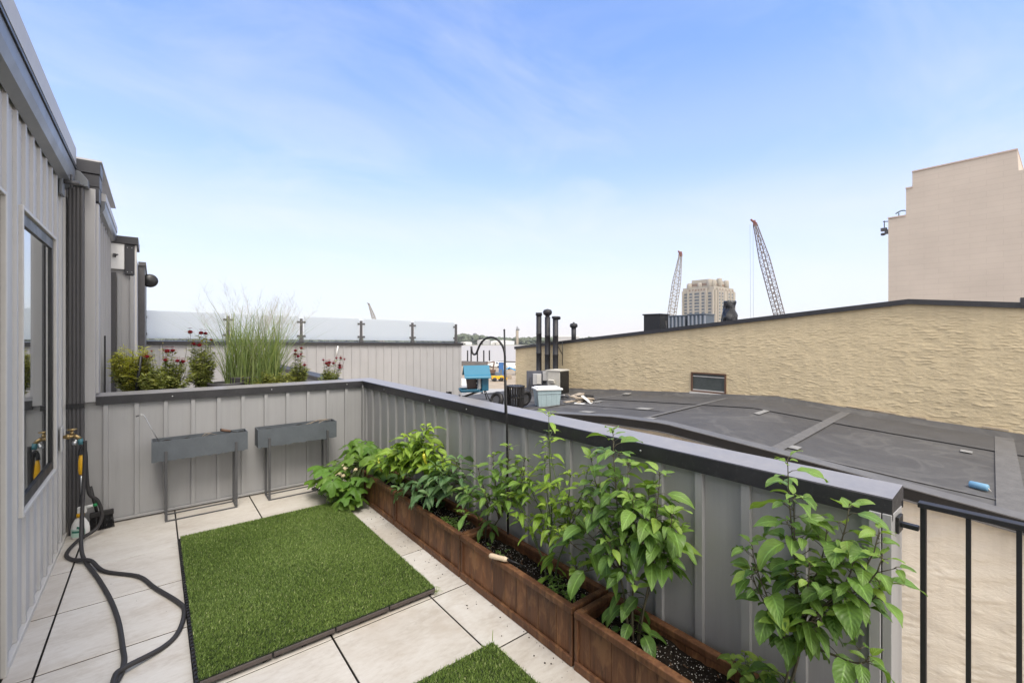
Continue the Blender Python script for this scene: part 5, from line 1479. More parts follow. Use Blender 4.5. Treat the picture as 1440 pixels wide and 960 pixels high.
mb.build('cabinet', MAT['ac'], acu, bevel=.012)
mb = MB(); mb.box(.201,.23,-.22,.22,.06,.69)
for k in range(12): mb.box(.231,.238,-.21,.21,.08+k*.05,.10+k*.05)
mb.build('grille', MAT['black_plastic'], acu)
mb = MB(); mb.box(-.24,-.18,-.26,.26,0,.05); mb.box(.16,.22,-.26,.26,0,.05); build_each(mb, 'foot_rail', MAT['leg_metal'], acu)
ep = thing('electrical_panel', 'group of grey electrical boxes on a frame in front of the tall black pipes', 'electrical panel', RW(10.2,9.78), A-.72)
mb = MB(); mb.box(-.33,.33,.0,.06,.12,.70); mb.box(-.31,-.28,.0,.05,-.02,.12); mb.box(.28,.31,.0,.05,-.02,.12); mb.build('backboard', MAT['panel_grey'], ep, bevel=.006)
mb = MB(); mb.box(-.14,.13,-.10,-.001,.28,.62); mb.build('enclosure', MAT['panel_light'], ep, bevel=.006)
mb = MB(); mb.box(-.02,.12,-.115,-.101,.30,.60); mb.build('cover', MAT['trim'], ep, bevel=.003)
mb = MB(); mb.box(.17,.30,-.08,-.001,.40,.69); mb.build('meter_box', MAT['panel_light'], ep, bevel=.006)
mb = MB()
for x in (-.22,.2,.26): mb.tube([(x,-.02,-.05),(x,-.02,.38)], .012, 6)
mb.tube([(-.22,-.02,.5),(-.30,-.05,.1),(-.5,-.1,.0)], .012, 6); build_each(mb, 'conduit', MAT['black'], ep)
def pipe(label, d, w, h, cap, r=.088):
    t = thing('vent_pipe', label, 'vent pipe', RW(d,w), A, 'tall black pipes against the tan wall')
    mb = MB(); z = 0
    prof = [(r*1.15,0),(r*1.15,.03),(r,.04)]
    for k in range(1,4): prof += [(r,h*k/4-.02),(r*1.05,h*k/4-.015),(r*1.05,h*k/4+.015),(r,h*k/4+.02)]
    prof += [(r,h)]
    mb.lathe((0,0,0), prof, 18); mb.build('pipe', MAT['tar'], t)
    mb = MB()
    if cap == 0: mb.lathe((0,0,h), [(r,-.03),(r*1.25,-.03),(r*1.25,.0),(r*1.1,.03),(r*1.2,.04),(r*1.2,.06),(0,.06)], 18)
    if cap == 1:
        mb.lathe((0,0,h), [(r*.8,0),(r*.8,.05)], 12)
        mb.lathe((0,0,h+.06), [(r*.8,-.02),(r*1.5,.03),(r*1.7,.10),(r*1.4,.165),(r*.5,.19),(0,.2)], 18)
    if cap == 2: mb.lathe((0,0,h), [(r,-.05),(r*1.3,-.04),(r*1.35,.01),(r*1.1,.03),(0,.035)], 18); mb.tube([(0,0,h-.03),(r*1.9,-.02,h-.02)], r*.62, 12)
    mb.build('cowl', MAT['tar'], t)
    return t
pipe('tall black pipe with a flat ringed top, leftmost of the three by the tan wall', 10.62, 10.10, 2.52, 0)
pipe('tall black pipe with a round rain cowl, middle of the three by the tan wall', 10.62, 9.72, 2.40, 1)
pipe('tall black pipe with a sideways tee top, nearest the beige air conditioner', 10.62, 9.38, 2.36, 2)
pk = thing('pipe_bracket', 'thin black iron bracket tying the black pipes to the tan wall', 'bracket', RW(10.8,9.78), A)
mb = MB(); mb.tube([(-.08,1.0,1.62),(-.08,-.35,1.62),(.16,-.36,1.62)], .012, 6); mb.tube([(-.06,-.30,1.62),(.15,-.40,1.20)], .012, 6); mb.tube([(.15,-.40,1.62),(.15,-.40,.85)], .012, 6)
mb.build('bars', MAT['black'], pk)
def boards(label, d, w, parts, rz=0):
    t = thing('scrap_boards', label, 'scrap boards', RW(d,w), A+rz)
    for (c, s, r, m) in parts:
        mb = MB(); mb.obox(c, s, r); mb.build('board', MAT[m], t, bevel=.004)
boards('heap of pale and tan broken boards on the dark roof beside the tote', 8.75, 6.9,
    [((0,0,.03),(.7,.09,.03),(0,.05,.5),'debris'),((.1,-.15,.05),(.6,.07,.03),(.1,.08,.9),'debris'),((-.2,.1,.04),(.5,.12,.02),(0,-.05,-.2),'debris'),((.05,-.05,.10),(.55,.10,.03),(.1,.1,-.4),'debris'),((.2,.12,.12),(.4,.25,.03),(.05,.1,.3),'black_plastic'),((-.3,-.2,.02),(.12,.25,.02),(0,0,.2),'white'),((-.12,-.28,.10),(.14,.32,.015),(.6,0,.3),'white'),((.05,-.35,.03),(.30,.07,.02),(0,0,-.6),'white'),((.35,.0,.08),(.25,.2,.12),(0,.2,.6),'black_plastic'),((.1,.2,.14),(.45,.16,.04),(0,-.1,.1),'debris')])
boards('dark planks and grey strips stacked by the foot of the air conditioner', 9.2, 8.05,
    [((0,0,.05),(.9,.10,.03),(0,.1,1.2),'black_plastic'),((.12,0,.08),(.8,.05,.03),(0,.12,1.1),'leg_metal'),((-.15,.1,.06),(.7,.08,.03),(0,-.1,1.4),'black_plastic'),((.2,-.2,.10),(.6,.04,.02),(.1,.12,.8),'debris'),((-.05,-.15,.09),(.7,.04,.02),(0,.2,1.0),'trim')])
mb = MB(); mb.obox((0,0,.03),(.36,.16,.025),(0,.03,.4)); mb.obox((-.05,0,.01),(.2,.12,.02),(0,0,.3)); o = mb.build('pale_slab', MAT['patch'], loc=RW(10.55,6.75,.02), bevel=.005); tag(o, 'flat pale slab lying alone on the dark roof near the tan wall', 'slab')
rl = thing('blue_roll', 'small pale blue foam roll lying on the dark roof', 'roll', RW(7.0,.10,.040), A+1.25)
mb = MB(); mb.lathe((0,0,0), [(.0,-.075),(.030,-.075),(.037,-.066),(.037,.066),(.030,.075),(0,.075)], 18, axis='x'); mb.build('body', MAT['blue_roll'], rl)
mb = MB(); mb.tube([(-.095,0,-.03),(-.07,0,0),(.07,0,0),(.10,0,-.032)], .006, 6); mb.build('core', MAT['trim'], rl)

# things on the tan building's roof
def TW_(d, w, z): return (d*CA-w*SA, d*SA+w*CA, z)
t = thing('vent_pipe', 'short black vent pipe with a round cowl on the tan building roof', 'vent pipe', TW_(12.5,10.18,TF(10.18)), A)
mb = MB(); mb.lathe((0,0,0), [(.085,0),(.085,.62)], 16); mb.build('pipe', MAT['tar'], t)
mb = MB(); mb.lathe((0,0,.60), [(.085,0),(.13,.03),(.145,.09),(.12,.15),(.04,.17),(.03,.20),(0,.21)], 16); mb.build('cowl', MAT['tar'], t)
t = thing('roof_box', 'square black box on the tan building roof, left of the beige crane boom', 'roof box', TW_(12.5,6.98,TF(6.98)), A)
mb = MB(); mb.box(-.25,.25,-.27,.27,0,.62); mb.box(-.28,.28,-.30,.30,.62,.66); mb.build('housing', MAT['black'], t, bevel=.006)
mb = MB(); mb.tube([(-.1,-.40,0),(-.1,-.37,.45)],.02,6); mb.build('conduit', MAT['black'], t)
t = thing('wrapped_vent', 'roof vent wrapped in black plastic sheet, right of the tall hotel tower', 'roof vent', TW_(12.5,4.83,TF(4.83)), A)
mb = MB(); v = []; f = []; n, m = 28, 22; rg = random.Random(4)
for i in range(m+1):
    z = .72*i/m
    for k in range(n):
        a = 2*PI*k/n
        r = np.interp(z, [0,.12,.28,.42,.5,.53,.56,.70,.72], [.15,.19,.20,.165,.145,.142,.15,.155,.14])
        r = r*(1+.10*math.sin(3*a+z*17)*(.3+z)+.05*math.sin(7*a-z*23))
        v.append((r*math.cos(a), r*math.sin(a), z+.01*math.sin(4*a)))
for i in range(m):
    for k in range(n): f.append((i*n+k, i*n+(k+1)%n, (i+1)*n+(k+1)%n, (i+1)*n+k))
f.append(tuple(m*n+k for k in range(n)))
mb.add(v, f, smooth=True); mb.build('plastic_wrap', simple('black_plastic_sheet', (.016,.017,.021), .28, 0, .3, 10), t)
def louvre(label, w0, w1, zt):
    t = thing('louvred_unit', label, 'roof unit', TW_(13.5,(w0+w1)/2,TF((w0+w1)/2)), A)
    h = zt-TF((w0+w1)/2); hw = (w1-w0)/2
    mb = MB(); mb.box(0,.6,-hw,hw,0,h); mb.build('housing', MAT['steel_dark'], t)
    mb = MB()
    k = -hw
    while k < hw-.04: mb.box(-.03,-.001,k,k+.05,0,h-.02); k += .125
    mb.build('ribs', MAT['steel_rib'], t)
    mb = MB(); mb.box(-.04,.62,-hw-.02,hw+.02,h+.001,h+.03); mb.build('cap', MAT['steel_dark'], t)
louvre('grey ribbed roof unit in front of the hotel tower, left of the two', 6.55, 7.10, 2.21)
louvre('grey ribbed roof unit in front of the hotel tower, right of the two', 5.90, 6.45, 2.235)

# ------------------------------------------------------------------ bird feeder
bf = thing('bird_feeder', 'turquoise house shaped bird feeder mounted just outside the parapet coping', 'bird feeder', (2.20, 3.25, 1.135), math.radians(-26))
bf.scale = (.78, .78, .78)
mb = MB()   # folded roof, ridge along x
def slab(p0, p1, x0, x1, th):
    (ya,za),(yb,zb) = p0, p1
    mb.prism([(ya,za),(yb,zb),(yb,zb-th),(ya,za-th)], 'x', x0, x1)
prof = [(-.135,.168),(-.125,.180),(-.10,.196),(0.0,.292),(.10,.206),(.125,.186)]
for k in range(5): slab(prof[k], prof[k+1], -.15, .14, .012)
mb.build('roof', MAT['feeder_blue'], bf)
mb = MB(); mb.prism([(-.075,.012),(.075,.012),(.075,.20),(0,.265),(-.075,.20)], 'x', .045, .125); mb.build('body', MAT['feeder_blue_dark'], bf, bevel=.01)
mb = MB(); mb.box(.005,.044,-.055,.055,.03,.205); mb.build('camera_housing', MAT['feeder_grey'], bf, bevel=.012)
mb = MB(); mb.lathe((.004,0,.115), [(0,-.012),(.016,-.012),(.018,.0)], 16, axis='x'); mb.lathe((.004,0,.068), [(0,-.004),(.006,-.003),(.006,0)], 8, axis='x'); mb.build('lens', MAT['black'], bf)
mb = MB(); mb.prism([(-.10,.028),(.02,.028),(-.02,.19),(-.12,.19)], 'y', .062, .068); mb.box(-.10,.0,.02,.06,.03,.14); mb.build('seed_window', MAT['feeder_brown'], bf)
mb = MB()
mb.prism([(-.19,.0),(.06,.0),(.06,.012),(-.19,.012)], 'y', -.085, .085)
for s in (-1,1): mb.box(-.19,.02,s*.085-.006,s*.085+.006,.012,.035)
mb.box(-.196,-.184,-.085,.085,.012,.035)
mb.build('tray', MAT['feeder_blue_dark'], bf, bevel=.006)
mb = MB(); mb.blob((-.10,0,.012), .07, n=1, jit=.15, sq=(1,.8,.18)); mb.build('seed', MAT['pale_wood'], bf)
mb = MB(); mb.tube([(.09,-.05,.012),(.135,-.10,-.10)], .006, 6); mb.tube([(.09,.05,.012),(.12,.03,-.10)], .006, 6); mb.tube([(.02,0,-.0),(-.19,-.02,-.07)], .012, 8); mb.box(-.20,-.185,-.06,.03,-.16,-.03); mb.build('mount', MAT['black'], bf)

# ------------------------------------------------------------------ far tower of pinkish panels
pt_ = thing('tower_block', 'windowless pinkish beige stepped tower behind the gabled tan building', 'building', (42,2,-10))
poly = [(8.45,0),(8.45,20.06),(7.46,20.10),(7.46,22.02),(7.12,22.05),(7.12,23.10),(2.17,23.12),(2.12,21.82),(-9,21.8),(-9,0)]
mb = MB(); mb.prism([(a-2,b) for a, b in poly][::-1], 'x', 0, 16); mb.build('wall', MAT['pink'], pt_)
mb = MB()
for (a,b,z) in ((7.46,8.47,20.10),(7.10,7.48,22.03),(2.15,7.14,23.12)): mb.box(-.06,16,a-2,b-2,z+.002,z+.09)
mb.build('coping', simple('pale_pink_coping',(.50,.41,.36),.8), pt_)
mb = MB()
for y in (8.05,7.62): mb.box(1.0,1.08,y-2-.03,y-2+.03,20.08,20.62)
for k in range(6):
    a = k/5; mb.obox((1.04,5.55+.62*a,20.63+.12*math.sin(PI*a)),(.12,.16,.06),((a-.5)*-1.1,0,0))
mb.obox((1.2,5.85,20.2),(.2,.2,.12))
mb.build('roof_frame', simple('pale_green_steel',(.22,.30,.29),.6), pt_)
mb = MB()
mb.tube([(.5,6.45,20.0),(.5,6.85,20.05)], .035, 6); mb.tube([(.5,6.78,20.1),(.5,6.78,19.6)], .03, 6)
mb.obox((.5,6.80,19.45),(.3,.34,.22)); mb.obox((.5,6.62,19.25),(.25,.25,.3)); mb.lathe((.5,6.85,19.1), [(0,-.1),(.14,-.06),(.14,.08),(0,.12)], 10)
build_each(mb, 'floodlight', MAT['leg_metal'], pt_)
mb = MB(); mb.box(1,1.4,.75,1.05,23.1,23.42); mb.box(1,1.1,.3,.36,23.1,23.35); mb.box(1,1.2,5.2,5.3,22.05,22.45); build_each(mb, 'roof_vent', MAT['leg_metal'], pt_)

# ------------------------------------------------------------------ hotel tower far away
YAW = math.radians(38.6); F2 = Vector((math.sin(YAW), math.cos(YAW), 0)); R2 = Vector((math.cos(YAW), -math.sin(YAW), 0))
def VW(f, r, z): return F2*f+R2*r+Vector((0,0,z))
GZ = -10.0
ho = thing('hotel_tower', 'tall cream hotel tower with a stepped domed crown, between the two crane booms', 'building', tuple(VW(420,190.7,GZ)), math.atan2(R2.y,R2.x)+math.radians(40))
ho.scale = (1.13, 1.13, 1.0)
# local: +x along the right facet (40 m), +y along the left facet (32 m)
def up(z): return z-GZ
mb = MB(); mb.box(2.0,38,2.0,30,0,up(47.5)); mb.box(0,6,8,24.5,0,up(46)); mb.box(5,34,0,5,0,up(46)); mb.box(.9,6,2.2,29.5,0,up(44)); mb.box(2.2,39.6,.9,6,0,up(44))
mb.build('tower', MAT['hotel'], ho)
mb = MB(); mb.box(5,35,5,27,up(47.5),up(52.5)); mb.box(8,32,8,25,up(52.5),up(55.5)); mb.build('crown', MAT['hotel'], ho)
mb = MB()
for (x,y,r,z) in ((4.0,7,3.2,56.0),(4.0,25,3.2,53.0),(6.0,4.2,3.0,55.0),(16,4.2,3.2,57.5),(29,4.2,3.2,56.5),(4.0,15.5,2.6,53.0),(36,8,3,53)):
    q = r*.72; mb.lathe((x,y,up(45)), [(q,0),(q,z-47.2),(q*.9,z-46.6),(q*.55,z-46.1),(0,z-45.9)], 8)
build_each(mb, 'dome', MAT['hotel'], ho)
mb = MB()
for y in (9.5,12,14.5,17,19.5,22.5): mb.box(-.15,-.02,y-.7,y+.7,up(43.8),up(45.6))
for x in (8,13,19,25,31): mb.box(x-.8,x+.8,-.15,-.02,up(43.8),up(45.6))
mb.box(4.85,4.98,9,24,up(49),up(51.5)); mb.box(7,30,4.85,4.98,up(49),up(51)); build_each(mb, 'brown_panel', MAT['hotel_brown'], ho)
mb = MB()
for y in (2.3,8.1,13.2,19.0,24.2,29.2): mb.box(-.45,.9,y-.45,y+.45,0,up(44.5))
for x in (5.2,10.5,16,22,28,33.8): mb.box(x-.5,x+.5,-.45,.9,0,up(44.5))
build_each(mb, 'pier', MAT['hotel'], ho)
mb = MB(); mb.box(-.06,.0,-1.15,1.15,-.95,.95)
w0 = None
for row in range(9):
    for (x, y, wd_) in ((.86,5.2,1.15),(-.04,10.6,1.1),(-.04,16.1,1.8),(-.04,21.6,1.1),(.86,26.7,1.1)):
        if w0 is None:
            w0 = mb.build('window', MAT['win_far'], ho); c = w0
        else:
            c = w0.copy(); COL.objects.link(c); c.parent = ho
        c.location = (x, y, up(41-3.05*row)); c.scale = (1, wd_, 1)
    for x in (7.8,13.2,25,31):
        c = w0.copy(); COL.objects.link(c); c.parent = ho
        c.location = (x, -.04, up(41-3.05*row)); c.rotation_euler = (0,0,PI/2); c.scale = (1,.9,1)

# ------------------------------------------------------------------ cranes
def lattice(mb, a, b, w0, w1, n, r, taper=0.16):
    a, b = Vector(a), Vector(b); t = (b-a).normalized()
    s = R2-t*R2.dot(t); s.normalize(); u = t.cross(s)
    P = []
    for i in range(n+1):
        q = i/n; w = w0+(w1-w0)*min(1, q/(1-taper*1.6)) if q < 1-taper*1.6 else w1+(w1*.35-w1)*(q-(1-taper*1.6))/(taper*1.6)
        c = a.lerp(b, q); P.append([c+s*w*i1+u*w*j1 for i1, j1 in ((-.5,-.5),(.5,-.5),(.5,.5),(-.5,.5))])
    for k in range(4): mb.tube([p[k] for p in P], r*1.5, 5)
    for i in range(n):
        for k in range(4):
            k2 = (k+1)%4
            mb.tube([P[i][k], P[i+1][k2]] if i%2 else [P[i][k2], P[i+1][k]], r*.75, 4, cap=False)
            mb.tube([P[i+1][k], P[i+1][k2]], r*.7, 4, cap=False)
def crane(label, f, rtip, ztip, rbase, zlow, wid, mat, foff, headcol='red_paint', r=.085, cable=True):
    tip = VW(f, rtip, ztip); kx = (rbase-rtip)/(zlow-ztip); fb = foff
    base = VW(f+fb, rbase+kx*(GZ+2.5-zlow), GZ+2.5)
    t = thing('crawler_crane', label, 'crane', tuple(VW(f+fb, rbase+kx*(GZ+2.5-zlow), GZ)))
    O = Vector(t.location); mb = MB()
    lattice(mb, base-O, tip-O, wid, wid, 34, r); mb.build('boom', mat, t)
    mb = MB(); d = (tip-base).normalized(); h = tip-O
    mb.obox(h, (wid*.5,wid*.4,wid*.45)); mb.lathe(tuple(h+d*wid*.35), [(0,-.2),(wid*.26,-.2),(wid*.26,.2),(0,.2)], 12, axis='y'); mb.tube([h+d*.3, h+d*wid*.7-R2*wid*.45], wid*.14, 6); mb.build('boom_head', MAT[headcol], t)
    if cable:
        mb = MB()
        for q in (.3,.75): mb.tube([h-R2*wid*q, h-R2*wid*q*.8-Vector((0,0,ztip-GZ-4))], .035, 4)
        build_each(mb, 'cable', MAT['leg_metal'], t)
    mb = MB(); mb.box(-1.6,1.6,-4.5,2.0,1.2,3.4); mb.box(-1.7,-.4,1.0,2.6,1.3,3.9); mb.build('cab', MAT['red_paint'], t, bevel=.1)
    for s in (-1,1):
        mb = MB(); mb.prism([(-3.4,.3),(-2.9,0),(2.9,0),(3.4,.3),(3.4,.8),(2.9,1.15),(-2.9,1.15),(-3.4,.8)], 'x', s*2.0-.45, s*2.0+.45); mb.build('track', MAT['black'], t)
crane('crane with a pale beige lattice boom, left of the hotel tower', 150, 56.4, 28.2, 52.8, 3.63, 2.1, MAT['boom_beige'], 0.0, r=.075, cable=False)
crane('crane with a dark lattice boom and red tip, right of the hotel tower', 150, 81.4, 38.6, 89.5, 8.15, 2.3, MAT['boom_dark'], 0.0, r=.10)
crane('small distant pale crane boom showing over the frosted glass screen', 300, -95.7, 21.6, -92.0, 11.3, 1.9, MAT['boom_beige'], 0.0, 'boom_dark', r=.10, cable=False)

# ------------------------------------------------------------------ ground, water, far bank, site
def vsheet(name, f0, f1, r0, r1, z, mat, label, thick=.4):
    mb = MB(); P = [VW(f0,r0,z),VW(f0,r1,z),VW(f1,r1,z),VW(f1,r0,z)]
    mb.add(P+[p-Vector((0,0,thick)) for p in P], [(0,1,2,3),(7,6,5,4),(0,4,5,1),(1,5,6,2),(2,6,7,3),(3,7,4,0)])
    return struct(mb.build(name, mat), label, name.replace('_',' '))
vsheet('ground', -120, 178, -500, 700, GZ, MAT['ground'], 'bare sandy ground of the riverside site')
vsheet('pavement', 40, 96, -40, 30, GZ+.02, MAT['concrete'], 'pale concrete yard before the sandy site', .015)
vsheet('water', 150, 640, -1500, 1600, -11.6, MAT['water'], 'wide pale grey river', .5)
vsheet('far_bank', 560, 1400, -1500, 1600, -11.2, MAT['bank'], 'low far bank of the river', .5)
mb = MB(); v = []; f = []; rg = random.Random(12); n = 90
for i in range(n+1):
    r = -60+220*i/n; hgt = 1.3+.9*noise.noise(Vector((r*.13,1,1)))
    for (ff, z) in ((166,-10.1),(170,-10+hgt*.8),(174,-10+hgt),(179,-11.9)): v.append(VW(ff, r, z))
for i in range(n):
    for k in range(3): a = i*4+k; f.append((a, a+4, a+5, a+1))
mb.add(v, f, smooth=True); struct(mb.build('riverbank', simple('dark_rubble_bank',(.085,.07,.055),.95,0,.4,.5)), 'dark rubble bank along the near water edge', 'riverbank')
# far tree line
mb = MB(); rg = random.Random(13)
for k in range(3600):
    r = rg.uniform(-520, 620); ff = rg.uniform(575, 640)
    hh = 8.0+3.5*noise.noise(Vector((r*.02,0,0)))+2.5*noise.noise(Vector((r*.09,5,0)))
    if -75 < r < -35: hh += 3.0
    if r > 0: hh *= .8
    z = -11+hh*rg.random()**.6
    mb.blob(VW(ff, r, z), rg.uniform(2.2,4.2), jit=.35, rg=rg, sq=(1,1,.8))
tl = mb.build('treeline', MAT['tree_far']); struct(tl, 'hazy green line of trees along the far bank', 'trees', 'stuff')
def shed(label, f, r, w, d, h, mat, roofmat='white'):
    t = thing('warehouse', label, 'building', tuple(VW(f,r,-11.2)), -YAW, 'low warehouses on the far bank')
    mb = MB(); mb.box(-w/2,w/2,0,d,0,h); mb.build('wall', mat, t)
    mb = MB(); mb.prism([(-w/2-.3,h+.01),(w/2+.3,h+.01),(0,h+h*.28)], 'y', -.3, d); mb.build('roof', MAT[roofmat], t)
    mb = MB(); mb.box(-w*.2,-w*.05,-.12,-.01,.0,h*.6); mb.build('door', MAT['leg_metal'], t)
shed('long white warehouse on the far bank, right of the hook pole', 566, -12, 30, 10, 4.6, MAT['white'])
shed('pale blue grey warehouse on the far bank, between the hook and the tan wall', 568, -36, 16, 10, 5.5, MAT['panel_light'])
shed('small white warehouse on the far bank under the hook arch', 564, -31+11, 9, 8, 3.4, MAT['trim'])
shed('white roofed warehouse on the far bank, farthest left beside the long wall', 566, -58, 14, 8, 3.2, MAT['white'])
t = thing('water_tower', 'tiny pale water tower above the far trees', 'water tower', tuple(VW(800,-66,-11)))
mb = MB(); mb.lathe((0,0,0), [(1.6,0),(1.0,8),(.9,11)], 10); mb.build('stem', MAT['panel_light'], t)
mb = MB(); mb.lathe((0,0,10), [(.8,0),(3.4,1.6),(3.9,3.2),(2.6,4.8),(0,5.4)], 14); mb.build('tank', MAT['leg_metal'], t)
t = thing('gantry', 'tiny tan dockside gantry beyond the end of the tan wall', 'gantry', tuple(VW(576,6.6,-11)))
mb = MB(); mb.box(-1.5,1.5,-1,1,0,18); mb.build('tower', MAT['debris'], t)
mb = MB(); mb.box(-1.2,3.2,-1,1,18.01,20.0); mb.box(-.3,.3,-.3,.3,20.0,23.5); mb.box(-2.2,2.2,-.3,.3,21.2,21.7); mb.build('cab', MAT['leg_metal'], t)
# piles standing by the water
pm = MB(); pm.lathe((0,0,0), [(.30,0),(.28,6.6),(.30,6.6),(.30,6.9),(0,6.9)], 10)
p0 = None
for k, (px__, lab) in enumerate(((657,'leftmost of the five'),(662,'second of the five'),(671,'middle one of the five'),(680,'fourth of the five'),(688,'rightmost of the five'))):
    if p0 is None: p0 = pm.build('mooring_pile', MAT['downspout']); c = p0
    else: c = p0.copy(); COL.objects.link(c)
    c.location = VW(181.5, (px__-720)/630*180, -11.6)
    tag(c, 'slim dark pile in the water beyond the bird feeder, '+lab, 'pile', 'dark piles by the water')
# site machines
lo = thing('loader', 'small yellow loader on the sandy site, right of the bird feeder', 'loader', tuple(VW(112,-3.6,GZ+.04)), -YAW+.3)
mb = MB(); mb.box(-1.5,1.3,-.7,.7,.55,1.35); mb.prism([(1.3,.6),(2.2,.2),(2.3,.9),(1.3,1.1)], 'y', -.9, .9); mb.build('body', MAT['yellow'], lo, bevel=.06)
mb = MB(); mb.box(-.6,.5,-.6,.6,1.36,2.2); mb.build('cab', MAT['steel_dark'], lo, bevel=.05)
for sx in (-.95,.8):
    for sy in (-.72,.72): mb = MB(); mb.lathe((sx,sy,.5), [(0,-.16),(.5,-.16),(.5,.16),(0,.16)], 14, axis='y'); mb.build('wheel', MAT['black'], lo)
cb = thing('site_cabin', 'narrow blue upright cabin on the sandy site behind the hook pole', 'cabin', tuple(VW(124,-3.0,GZ)), -YAW)
mb = MB(); mb.box(-.65,.65,-.6,.6,0,4.0); mb.build('wall', simple('blue_painted_steel',(.03,.13,.36),.5), cb)
mb = MB(); mb.box(-.75,.75,-.7,.7,4.01,4.15); mb.build('roof', MAT['white'], cb)
mb = MB(); mb.box(-.35,.3,-.64,-.605,.1,2.1); mb.build('door', MAT['steel_dark'], cb)
tp_ = thing('canopy_tent', 'low bright blue tarpaulin canopy on the sandy site', 'canopy', tuple(VW(130,-.7,GZ)), -YAW)
mb = MB(); mb.prism([(-1.9,1.3),(0,2.2),(1.9,1.3),(1.8,1.2),(0,2.05),(-1.8,1.2)], 'y', -1.5, 1.5); mb.build('cover', simple('bright_blue_tarp',(.03,.27,.55),.6), tp_)
for sx in (-1.7,1.7):
    for sy in (-1.4,1.4): mb = MB(); mb.tube([(sx,sy,0),(sx,sy,1.35)], .06, 6); mb.build('leg', MAT['leg_metal'], tp_)
def van(label, f, r, rz, col):
    t = thing('parked_van', label, 'van', tuple(VW(f,r,GZ+.04)), -YAW+rz, 'vans parked on the site')
    mb = MB(); mb.prism([(-2.4,.4),(2.4,.4),(2.5,1.1),(1.8,1.35),(1.2,2.1),(-2.3,2.2),(-2.4,1.5)], 'y', -.9, .9); mb.build('body', MAT[col], t, bevel=.06)
    mb = MB(); mb.prism([(1.25,1.4),(1.72,1.38),(1.2,2.0),(.7,2.0),(.7,1.4)], 'y', -.92, .92); mb.build('window', MAT['steel_dark'], t)
    for sx in (-1.5,1.6):
        for sy in (-.86,.86): mb = MB(); mb.lathe((sx,sy,.38), [(0,-.12),(.38,-.12),(.38,.12),(0,.12)], 12, axis='y'); mb.build('wheel', MAT['black'], t)
van('white van parked near the blue canopy on the site', 150, .2, .2, 'white')
van('grey van parked on the concrete yard left of the black basket', 84, -7.4, .9, 'panel_light')
van('white van parked at the back of the sandy site by the dark bank', 158, -6.0, -.3, 'white')
van('white van parked low behind the bird feeder', 96, -10.0, .1, 'white')
ex = thing('excavator', 'brown digger with a raised arm on the sandy site', 'excavator', tuple(VW(127,-5.6,GZ)), -YAW)
mb = MB(); mb.box(-1.0,1.0,-.8,.8,.7,1.7); mb.build('body', MAT['rust_wood'], ex, bevel=.05)
mb = MB(); mb.prism([(-1.3,.1),(1.3,.1),(1.4,.6),(-1.4,.6)], 'y', -.9, .9); mb.build('track', MAT['black'], ex)
mb = MB(); mb.bar((.2,0,1.6),(.6,0,4.0),.35); mb.bar((.6,0,4.0),(-1.6,0,3.6),.3); mb.build('arm', MAT['rust_wood'], ex)
for k, (f_, r_, w_, h_, m_, lab) in enumerate(((140,-8.2,3.2,1.4,'debris','tan stack of timber on the site, behind the yellow loader'),(145,-2.6,2.6,1.6,'ac','pale stack of blocks on the site, right of the blue cabin'),(118,-1.2,2.2,1.1,'debris','tan stack of planks on the site, in front of the blue canopy'),(105,-8.0,3.0,.9,'ac','low pale stack of blocks on the site, left of the yellow loader'))):
    mb = MB(); rg = random.Random(k)
    for q in range(5): mb.obox((rg.uniform(-.2,.2),rg.uniform(-.1,.1),h_*(q+.5)/5),(w_*rg.uniform(.8,1),1.2,h_/5*.92),(0,0,rg.uniform(-.05,.05)))
    o = mb.build('material_stack', MAT[m_], loc=VW(f_,r_,GZ+.04), rot=(0,0,-YAW)); tag(o, lab, 'material stack', 'material stacks on the site')
bl = thing('low_building', 'low white flat roofed building beyond the short vent pipe on the tan roof', 'building', tuple(VW(200,25,GZ)), -YAW)
mb = MB(); mb.box(-5,5,0,8,0,10.6); mb.build('wall', MAT['panel_light'], bl)
mb = MB(); mb.box(-5.2,5.2,-.2,8.2,10.61,11.2); mb.build('roof', MAT['white'], bl)

# summer air over the river: one even box of thin haze round everything
mb = MB()
P = [VW(f_, r_, z_) for z_ in (-13.5, 70) for f_, r_ in ((-160,-1600),(-160,1700),(1450,1700),(1450,-1600))]
mb.add(P, [(0,3,2,1),(4,5,6,7),(0,1,5,4),(1,2,6,5),(2,3,7,6),(3,0,4,7)])
hm = bpy.data.materials.new('river_haze'); hm.use_nodes = True; hn = hm.node_tree; hn.nodes.clear()
ho_ = hn.nodes.new('ShaderNodeOutputMaterial'); pv = hn.nodes.new('ShaderNodeVolumePrincipled')
pv.inputs['Density'].default_value = 0.00022; pv.inputs['Color'].default_value = (0.93, 0.95, 0.97, 1)
hn.links.new(pv.outputs[0], ho_.inputs['Volume'])
struct(mb.build('haze', hm), 'thin pale summer haze over the river', 'haze', 'stuff')

# ------------------------------------------------------------------ sky and light
SUN_EL, SUN_AZ = math.radians(57), math.radians(192)     # azimuth clockwise from +Y
w = bpy.data.worlds.new('World'); SC.world = w; w.use_nodes = True
nt = w.node_tree; nt.nodes.clear()
out = nt.nodes.new('ShaderNodeOutputWorld'); bg = nt.nodes.new('ShaderNodeBackground')
sky = nt.nodes.new('ShaderNodeTexSky'); sky.sky_type = 'NISHITA'; sky.sun_disc = False
sky.sun_elevation = SUN_EL; sky.sun_rotation = SUN_AZ; sky.altitude = 20; sky.air_density = 1.0; sky.dust_density = 0.2; sky.ozone_density = 5.0
tc = nt.nodes.new('ShaderNodeTexCoord'); sx = nt.nodes.new('ShaderNodeSeparateXYZ'); nt.links.new(tc.outputs['Generated'], sx.inputs[0])
zc = mth(nt, 'MAXIMUM', sx.outputs[2], 0.0)
